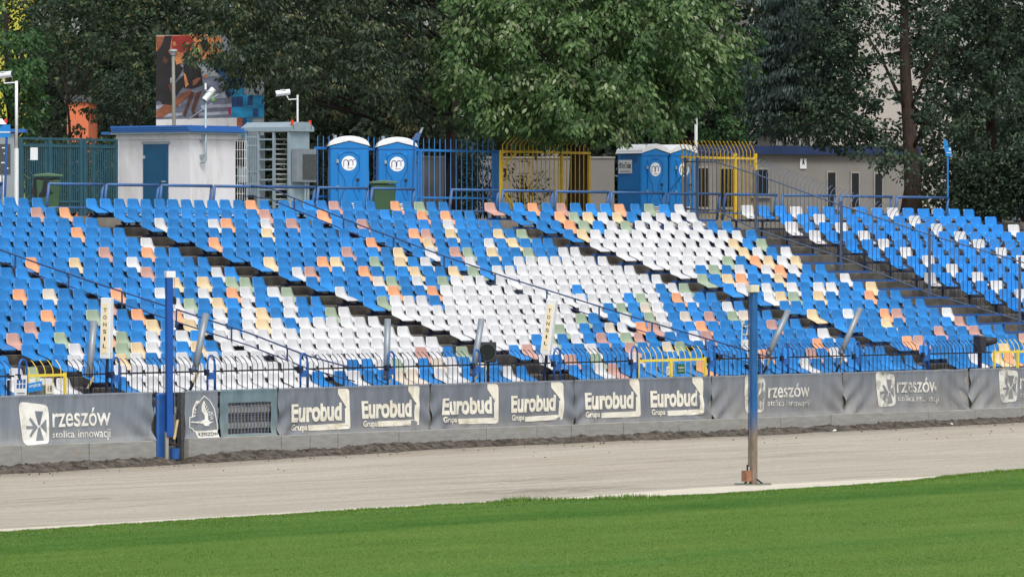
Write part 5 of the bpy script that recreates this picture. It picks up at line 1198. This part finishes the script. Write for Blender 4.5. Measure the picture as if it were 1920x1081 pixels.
for a, b_, y0, y1 in ((1309, 1326, 316, 388), (1350, 1378, 317, 388), (1409, 1438, 318, 366), (1550, 1564, 323, 388), (1595, 1608, 324, 388), (1639, 1652, 325, 388)):
    xa, xb = on(a, px0, px1, L), on(b_, px0, px1, L); za, zb2 = ZV(y1, 220)-ZP, ZV(y0, 220)-ZP; za = max(za, .35)
    w_ = MB().box2((xa-.05, -.05, za-.05), (xb+.05, .0, zb2+.06)).build('window', M['concrete_grey'], lb); MB().box2((xa, -.056, za), (xb, -.03, zb2)).build('pane', M['glass_dark'], w_); MB().box2((xa-.08, -.12, za-.09), (xb+.08, .0, za-.045)).build('sill', M['concrete_grey'], w_)
sg = MB().box2((on(1498, px0, px1, L), -.04, ZV(316, 220)-ZP), (on(1510, px0, px1, L), -.01, ZV(297, 220)-ZP)).build('plate', M['white_metal'], lb); xs_ = on(1504, px0, px1, L); MB().prism([(xs_-.05, 2.0), (xs_, 2.28), (xs_+.05, 2.0), (xs_, 2.08)], -.05, -.042).build('mark', M['ink_black'], sg)
an, L2, zt2 = slab('roof_annex', 'small annex with blue edge on the grey building', 'building', 1449, 1560, 225, 225.6, 254, 'concrete_grey', 2); MB().box2((-.1, -.1, zt2), (L2*.18, 2.1, zt2+.14)).build('fascia', M['fascia_shaded_blue'], an)
for i in range(3): MB().box2((L2*.35+.4*i, -.02, zt2-.36), (L2*.35+.4*i+.2, .01, zt2-.14)).build('vent', M['glass_dark'], an)
be, L, zt = slab('beige_building', 'tall beige rendered building behind the right trees', 'building', 1405, 1785, 246, 247, -190, 'wall_beige', 9); MB().box2((-.3, -.3, zt), (L+.3, 9.3, zt+.4)).build('roof', M['rust'], be)
for i in range(2):
    w_ = MB().box2((4.6+1.7*i, -.05, 11.0), (5.7+1.7*i, .0, 12.4)).build('window', M['white_metal'], be); MB().box2((4.68+1.7*i, -.06, 11.08), (5.62+1.7*i, -.03, 12.32)).build('pane', M['glass_dark'], w_)
ye, L, zt = slab('yellow_building', 'yellow facade glimpsed behind trees in the top left corner', 'building', -140, 50, 252, 252, -60, 'facade_yellow', 6); MB().box2((-.2, -.2, zt), (L+.2, 6.2, zt+.3)).build('roof', M['panel_dark'], ye)
MB().box2((L-.5, -.2, 6.3), (L+2.2, .02, 6.6)).build('ledge', M['panel_dark'], ye)
oe, L, zt = slab('orange_building', 'orange facade glimpsed behind the thin forked trunk', 'building', 126, 166, 222, 222, 192, 'facade_orange', 5); MB().box2((-.1, -.1, zt), (L+.1, 5.1, zt+.25)).build('roof', M['panel_dark'], oe)
t_ = thing('white_mast', 'slim white post rising behind the right toilets', 'post', P(1305, 400, 206), 0); t_.location.z = ZP; MB().tube([(0, 0, 0), (0, 0, ZV(222, 206)-ZP)], .055, 8).build('shaft', M['white_metal'], t_); MB().tube([(0, 0, ZV(222, 206)-ZP), (0, 0, ZV(220, 206)-ZP)], .07, 8).build('cap', M['zinc'], t_)
# litter on the track
for px, py, lb_ in ((1561, 804, 'white scrap of paper on the track below the tall-pole banner'), (1780, 790, 'white scrap of litter at the foot of the right banners')):
    v = VW+(1.0 if px < 1700 else .6); u = U(px, v); t_ = MB().add([(0, 0, .02), (.10, .01, .035), (.11, .05, .05), (.02, .06, .03), (.05, .03, .07)], [(0, 1, 4), (1, 2, 4), (2, 3, 4), (3, 0, 4), (0, 3, 2, 1)]).build('litter', M['litter_white'], None, W(u, v, ztrack(u, v)+.01)); tag(t_, lb_, 'litter')

# ------------------------------------------------------------------ trees
def leaf_mat(name, stops, trans=.25):
    t = NT(name); at = t.n('Attribute', attribute_name='tint')
    c = t.ramp(at.outputs['Fac'], stops); t.done(c, .55, 0, .35)
    tr = t.n('BsdfTranslucent'); t.l(c, tr.inputs[0]); mx = t.n('MixShader'); mx.inputs[0].default_value = trans
    out = t.t.nodes['Material Output']; t.l(t.b.outputs[0], mx.inputs[1]); t.l(tr.outputs[0], mx.inputs[2]); t.l(mx.outputs[0], out.inputs[0])
leaf_mat('leaf_maple', [(0, (.022, .058, .022)), (.45, (.055, .118, .036)), (.8, (.110, .190, .058)), (.95, (.19, .26, .11)), (1, (.28, .33, .20))])
leaf_mat('leaf_linden', [(0, (.012, .028, .016)), (.45, (.026, .050, .024)), (.72, (.055, .082, .034)), (.93, (.15, .155, .070)), (1, (.24, .22, .11))])
leaf_mat('leaf_green', [(0, (.018, .055, .022)), (.5, (.036, .10, .030)), (.85, (.07, .16, .045)), (1, (.16, .22, .09))])
leaf_mat('leaf_olive', [(0, (.014, .034, .017)), (.5, (.030, .062, .026)), (.8, (.058, .090, .034)), (.96, (.12, .11, .05)), (1, (.20, .18, .08))])
leaf_mat('leaf_dark', [(0, (.012, .026, .018)), (.5, (.026, .052, .030)), (.85, (.05, .09, .045)), (1, (.12, .17, .10))])
leaf_mat('leaf_spruce', [(0, (.014, .030, .026)), (.5, (.030, .056, .048)), (.85, (.060, .095, .080)), (1, (.13, .17, .15))], .1)
leaf_mat('leaf_far', [(0, (.010, .020, .014)), (.5, (.022, .040, .022)), (.9, (.045, .07, .032)), (1, (.16, .18, .08))])
lr = np.random.default_rng(11)
def unit(a): return a/np.maximum(np.linalg.norm(a, axis=1, keepdims=True), 1e-6)
def leaf_mesh(name, cen, out, per, spread, size, droop, mat, tint, wid=.30, flat=.5):
    """clusters cen (n,3) with outward direction out; per leaves each"""
    n = len(cen); N = n*per; c = np.repeat(cen, per, 0); o = np.repeat(out, per, 0)
    cs_ = np.repeat(lr.uniform(.6, 1.45, (n, 1)), per, 0)*np.array(spread)
    w = unit(lr.normal(0, 1, (N, 3))+o*.55+np.array([0, 0, .45])); p = c+w*lr.uniform(.55, 1.08, (N, 1))**.7*cs_
    d = unit(w*np.array([.7, .7, .1])+o*.35+np.array([0, 0, -droop])+lr.normal(0, .38, (N, 3))); sd = unit(np.cross(d, unit(w+lr.normal(0, .45, (N, 3)))))
    L = size*lr.uniform(.65, 1.25, (N, 1)); nn = np.cross(sd, d)
    v = np.empty((N, 4, 3)); v[:, 0] = p; v[:, 1] = p+d*L*.5+sd*L*wid; v[:, 2] = p+d*L+nn*L*-.12; v[:, 3] = p+d*L*.5-sd*L*wid
    me = bpy.data.meshes.new(name); me.vertices.add(4*N); me.vertices.foreach_set('co', v.ravel())
    me.loops.add(4*N); me.loops.foreach_set('vertex_index', np.arange(4*N, dtype=np.int32))
    me.polygons.add(N); me.polygons.foreach_set('loop_start', np.arange(0, 4*N, 4, dtype=np.int32)); me.polygons.foreach_set('loop_total', np.full(N, 4, dtype=np.int32))
    me.update(calc_edges=True)
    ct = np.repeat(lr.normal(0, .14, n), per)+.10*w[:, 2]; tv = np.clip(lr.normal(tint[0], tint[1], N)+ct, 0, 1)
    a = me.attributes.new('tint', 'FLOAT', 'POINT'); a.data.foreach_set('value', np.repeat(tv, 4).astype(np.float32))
    me.materials.append(M[mat]); return me
def clusters(blobs, dens):
    """blobs: (px, py, depth, rx, ry, rz metres) -> cluster centres near the blob surfaces and outward directions"""
    cs, os_ = [], []
    for px, py, Y, rx, ry, rz in blobs:
        c = P(px, py, Y); n = int(dens*(rx*ry+ry*rz+rx*rz)*1.6); d = unit(lr.normal(0, 1, (n, 3)))
        rr = lr.uniform(.55, 1.0, (n, 1))**.6*(1+.16*np.sin(d[:, :1]*5+px)+.12*np.sin(d[:, 2:3]*7+py))
        cs.append(np.array(c)+d*rr*np.array([rx, ry, rz])); o = d*1.0; o[:, 2] = o[:, 2]*.4; os_.append(unit(o))
    return np.concatenate(cs), np.concatenate(os_)
def tree(name, label, base_px, base_Y, trunk_r, top_py, blobs, dens, per, spread, size, droop, mat, tint, lean=0.0, bark='bark_dark', limbs=18, group='trees behind the stand', flat=.5, wid=.30, base_z=ZP):
    b = P(base_px, 400, base_Y); t_ = thing(name, label, 'tree', (b.x, b.y, base_z), 0, group); org = np.array([b.x, b.y, base_z])
    zt = ZV(top_py, base_Y)-base_z; tb = MB(); ph = base_px*.7
    pts = [(lean*f+.10*math.sin(f*5+ph)*(f > .05), .08*math.cos(f*4+ph), zt*f-.1) for f in [i/7 for i in range(8)]]
    tb.tube(pts, [trunk_r*(1.35 if i == 0 else 1-.10*i) for i in range(8)], 12); tb.build('trunk', M[bark], t_, smooth=True)
    cen, out = clusters(blobs, dens)
    pick = lr.choice(len(cen), min(limbs, len(cen)), replace=False); lb = MB()
    for i in pick:
        e = Vector(cen[i]-org); f = min(.9, max(.42, e.z/zt*.7)); s_ = Vector(pts[int(f*7)]); mid = s_.lerp(e, .5)+Vector((0, 0, .25)); lb.tube([s_, mid, e], [trunk_r*.24, trunk_r*.14, .012], 6)
    lb.build('limbs', M[bark], t_, smooth=True)
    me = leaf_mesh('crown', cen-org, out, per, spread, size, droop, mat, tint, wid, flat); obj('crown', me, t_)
    return t_
tree('maple_tree', 'big broad maple with pale green hanging leaves above the toilets', 1078, 197, .34, -60,
     [(1090, 60, 194.5, 3.6, 2.4, 2.6), (980, 120, 193, 2.4, 1.8, 1.9), (1180, 110, 193, 2.6, 1.8, 1.9), (1000, 205, 192.5, 2.0, 1.3, .95), (1110, 195, 192, 2.4, 1.4, 1.0), (1210, 185, 192.5, 1.5, 1.2, .8), (1150, 238, 191.6, .9, .7, .4), (1040, 232, 195.5, 1.1, .7, .42), (920, 190, 193, 1.1, 1.0, .8), (868, 130, 194, .9, 1, 1.0), (895, 215, 193, .7, .7, .45), (1225, 230, 192, .9, .7, .35), (1010, 240, 195.5, .7, .6, .3), (1290, 70, 194, 2.0, 1.8, 1.9), (900, 60, 195, 1.8, 1.6, 1.6), (1090, 240, 191.8, 1.3, .8, .3), (965, 236, 195.5, .9, .8, .3), (1335, 120, 195, 1.0, 1.2, .9), (1090, -90, 196, 4.2, 3, 2.4)],
     2.5, 72, (.44, .44, .42), .21, .95, 'leaf_maple', (.57, .18), .1, 'bark', 24, wid=.24)
tree('linden_tree', 'dark linden with yellowish drooping leaf tips over the billboard', 848, 203, .26, -40,
     [(600, 40, 196, 3.2, 2.2, 2.2), (480, 50, 193, 2.2, 1.8, 1.3), (720, 70, 194, 2.2, 1.8, 1.8), (425, 100, 191.5, 1.1, 1.2, .5), (455, 125, 191.4, .8, .8, .5), (520, 115, 191.5, 1.5, 1.2, .75), (640, 145, 192, 1.9, 1.4, .9), (475, 150, 191.8, .6, .9, .3), (760, 150, 194, 1.2, 1.2, 1.2), (560, -60, 196, 5, 3, 1.8), (430, 10, 193, 1.3, 1.5, .8), (790, 215, 198, 1.0, 1, .8), (600, 200, 197, 1.6, 1, .5)],
     2.9, 60, (.52, .46, .22), .165, 1.0, 'leaf_linden', (.44, .22), .2, 'bark_dark', 20, flat=.35, wid=.22)
tree('ash_tree', 'bright green leafy tree at the left edge behind the camera post', 18, 197, .20, 10,
     [(25, 130, 194, 1.0, 1.2, 1.1), (-40, 90, 194, 1.6, 1.4, 1.4), (60, 190, 194.5, .7, .8, .7), (10, 225, 195, 1.0, 1, .4)], 3.4, 56, (.32, .32, .30), .18, .7, 'leaf_green', (.52, .18), 0, limbs=10, wid=.26)
tree('forked_tree', 'thin forked dark tree in front of the orange facade', 124, 200, .085, 150,
     [(130, 60, 203, 1.5, 1.5, 1.1), (200, 100, 202, 1.3, 1.3, 1.3), (100, 150, 202, .8, .8, .6), (255, 60, 203, 1.6, 1.4, 1.6), (215, 185, 201.5, .5, .7, .5), (285, 150, 203, .7, .9, 1.2), (190, -20, 204, 2.6, 2, 1.0), (90, 70, 205, .8, 1, .7), (40, 60, 206, .8, 1, .9), (150, 190, 202, .35, .3, .22), (132, 235, 202, .3, .3, .2), (18, 28, 206, .8, .5, .5), (10, 60, 206, .9, .5, .6), (48, 20, 206, .5, .5, .5), (140, 222, 203, .5, .4, .35), (168, 206, 203, .45, .4, .3)],
     3.2, 54, (.36, .36, .26), .155, .7, 'leaf_olive', (.46, .20), .05, limbs=12)
tree('dark_yew', 'very dark dense bush left of the billboard', 255, 198, .12, 190,
     [(245, 190, 199, .95, .9, 1.0), (275, 215, 199, .6, .8, .7), (205, 225, 199, .7, .7, .5)], 5.0, 50, (.26, .26, .24), .12, .5, 'leaf_dark', (.36, .16), limbs=6)
tree('spruce_tree', 'blue-grey spruce with hanging branches left of beige building', 1475, 229, .22, -40,
     [(1475, 60, 209, 1.3, 1.2, 1.5), (1450, 150, 208.5, .85, .9, .8), (1505, 160, 208, 1.0, 1, .8), (1465, 215, 208, .85, .8, .8), (1475, -60, 210, 1.2, 1.2, 1.6), (1440, 80, 209, .6, .7, .8), (1520, 90, 208.5, .8, .8, .9), (1520, 235, 208, .9, .8, .4)], 7.0, 80, (.50, .36, .16), .20, 1.5, 'leaf_spruce', (.42, .18), 0, limbs=4, wid=.12)
tree('tall_tree', 'tall straight bare trunk with loose leaves before the beige building', 1707, 209, .32, -60,
     [(1590, 200, 207, 1.4, 1.1, .9), (1560, 120, 207, 1.2, 1, 1.0), (1640, 50, 207, .9, .9, .7), (1560, 30, 207, 1.4, 1, 1.0), (1540, 235, 207, 1.3, 1, .6), (1640, 255, 207.5, 1.0, .9, .4), (1745, 190, 207, .5, .5, .9), (1620, -60, 208, 2.4, 1.5, 1.2), (1655, 135, 207, .45, .5, .6), (1750, 70, 208, .5, .5, .9), (1700, 290, 206.5, .5, .4, .3), (1610, 110, 207, .6, .6, .5), (1600, 265, 207, 1.2, .8, .35), (1635, 298, 206, .9, .5, .28), (1690, 318, 206, .45, .4, .4)],
     4.8, 50, (.34, .34, .26), .15, .6, 'leaf_dark', (.52, .18), -.15, 'bark', 4)
tree('dense_tree', 'dense dark green tree filling the right edge', 1860, 214, .26, 0,
     [(1840, 90, 211, 2.0, 1.7, 2.0), (1920, 150, 211, 1.8, 1.6, 1.9), (1805, 200, 210, 1.1, 1.1, 1.1), (1880, 260, 210, 1.6, 1.2, 1.1), (1810, 0, 212, 1.7, 1.5, 1.2), (1900, -60, 212, 3, 2, 2)], 3.2, 54, (.36, .36, .30), .16, .6, 'leaf_dark', (.50, .18), 0, limbs=10)
tree('pale_tree', 'pale leaved tree with dark trunk behind the right yellow gate', 1297, 224, .26, 40,
     [(1340, 190, 222, 1.4, 1.2, 1.2), (1380, 100, 223, 1.2, 1.2, 1.4), (1300, 120, 223, 1.2, 1.2, 1.2), (1255, 230, 222, .9, .9, .6), (1380, 240, 222, .8, .9, .5)], 3.4, 46, (.34, .34, .28), .16, .6, 'leaf_green', (.52, .24), 0, limbs=10)
def shrub(label, px, py0, Y, h, r_, mat, n, size, tint=(.45, .2)):
    b = P(px, 400, Y); t_ = thing('shrub', label, 'shrub', (b.x, b.y, ZP), 0, 'shrubs along the back fence'); org = np.array([b.x, b.y, ZP])
    sb = MB(); rr_ = random.Random(px)
    for i in range(7): sb.tube([(rr_.uniform(-.2, .2), 0, 0), (rr_.uniform(-.4, .4)*r_, rr_.uniform(-.2, .2), h*.5), (rr_.uniform(-.9, .9)*r_, rr_.uniform(-.3, .3), h*rr_.uniform(.7, 1))], [.025, .018, .008], 5)
    sb.build('stems', M['bark_dark'], t_)
    c = np.stack([lr.normal(0, .5, n)*r_, lr.normal(0, .3, n)*min(r_, 1), lr.uniform(.1, 1, n)*h], 1)
    obj('foliage', leaf_mesh('foliage', c, unit(lr.normal(0, 1, (n, 3))), 14, (.16, .16, .14), size, .4, mat, tint), t_)
for a in (('low leafy bush in the middle behind the green gate', 130, 0, 198, 2.3, .9, 'leaf_olive', 240, .12), ('leafy hedge bush showing through the green gate at left', 75, 0, 197, 2.5, 1.3, 'leaf_olive', 300, .12), ('leafy hedge bush showing through the green gate at right', 175, 0, 197, 2.5, 1.3, 'leaf_olive', 300, .12),
          ('dark climbing shrub behind the right end of blue fence', 905, 0, 199, 2.0, .55, 'leaf_dark', 60, .10), ('sparse twiggy shrub behind the yellow gate', 985, 0, 201, 1.8, .8, 'leaf_dark', 34, .10), ('dark shrub between the toilets and grey wall', 874, 0, 206, 2.3, .38, 'leaf_dark', 150, .12),
          ('dark shrub behind the two left toilets', 660, 0, 199, 2.3, 1.1, 'leaf_far', 360, .13), ('thick dark bush below the dense right tree', 1840, 0, 208, 2.2, 1.7, 'leaf_dark', 460, .13), ('dark bush at the right edge behind square frame', 1925, 0, 208, 2.4, 1.3, 'leaf_dark', 300, .13)): shrub(*a)
# far wood that closes the view
def wood(n, x0, x1, y0, y1, Ya, Yb_):
    px = lr.uniform(x0, x1, n); py = lr.uniform(y0, y1, n); Y = lr.uniform(Ya, Yb_, n)
    return np.stack([(px-960)/F*Y, Y, H-(py-HY)*Y/F], 1)
c = np.concatenate([wood(1300, 60, 1400, -260, 300, 232, 240), wood(700, 40, 900, 60, 400, 226, 236), wood(260, 170, 340, -50, 390, 236, 242), wood(420, 1700, 2050, -260, 400, 226, 234), wood(2400, -150, 1420, -300, 420, 256, 268), wood(300, 1780, 2100, -260, 420, 250, 260), wood(220, 1100, 1420, 220, 400, 236, 242), wood(300, 1415, 1590, -120, 262, 226, 230)])
me = leaf_mesh('far_wood', c, unit(lr.normal(0, 1, (len(c), 3))), 40, (.62, .5, .5), .26, .3, 'leaf_far', (.45, .2), .32, .8)
o = obj('far_wood', me); tag(o, 'dark mass of woodland foliage behind the stand', 'woodland', kind='stuff')
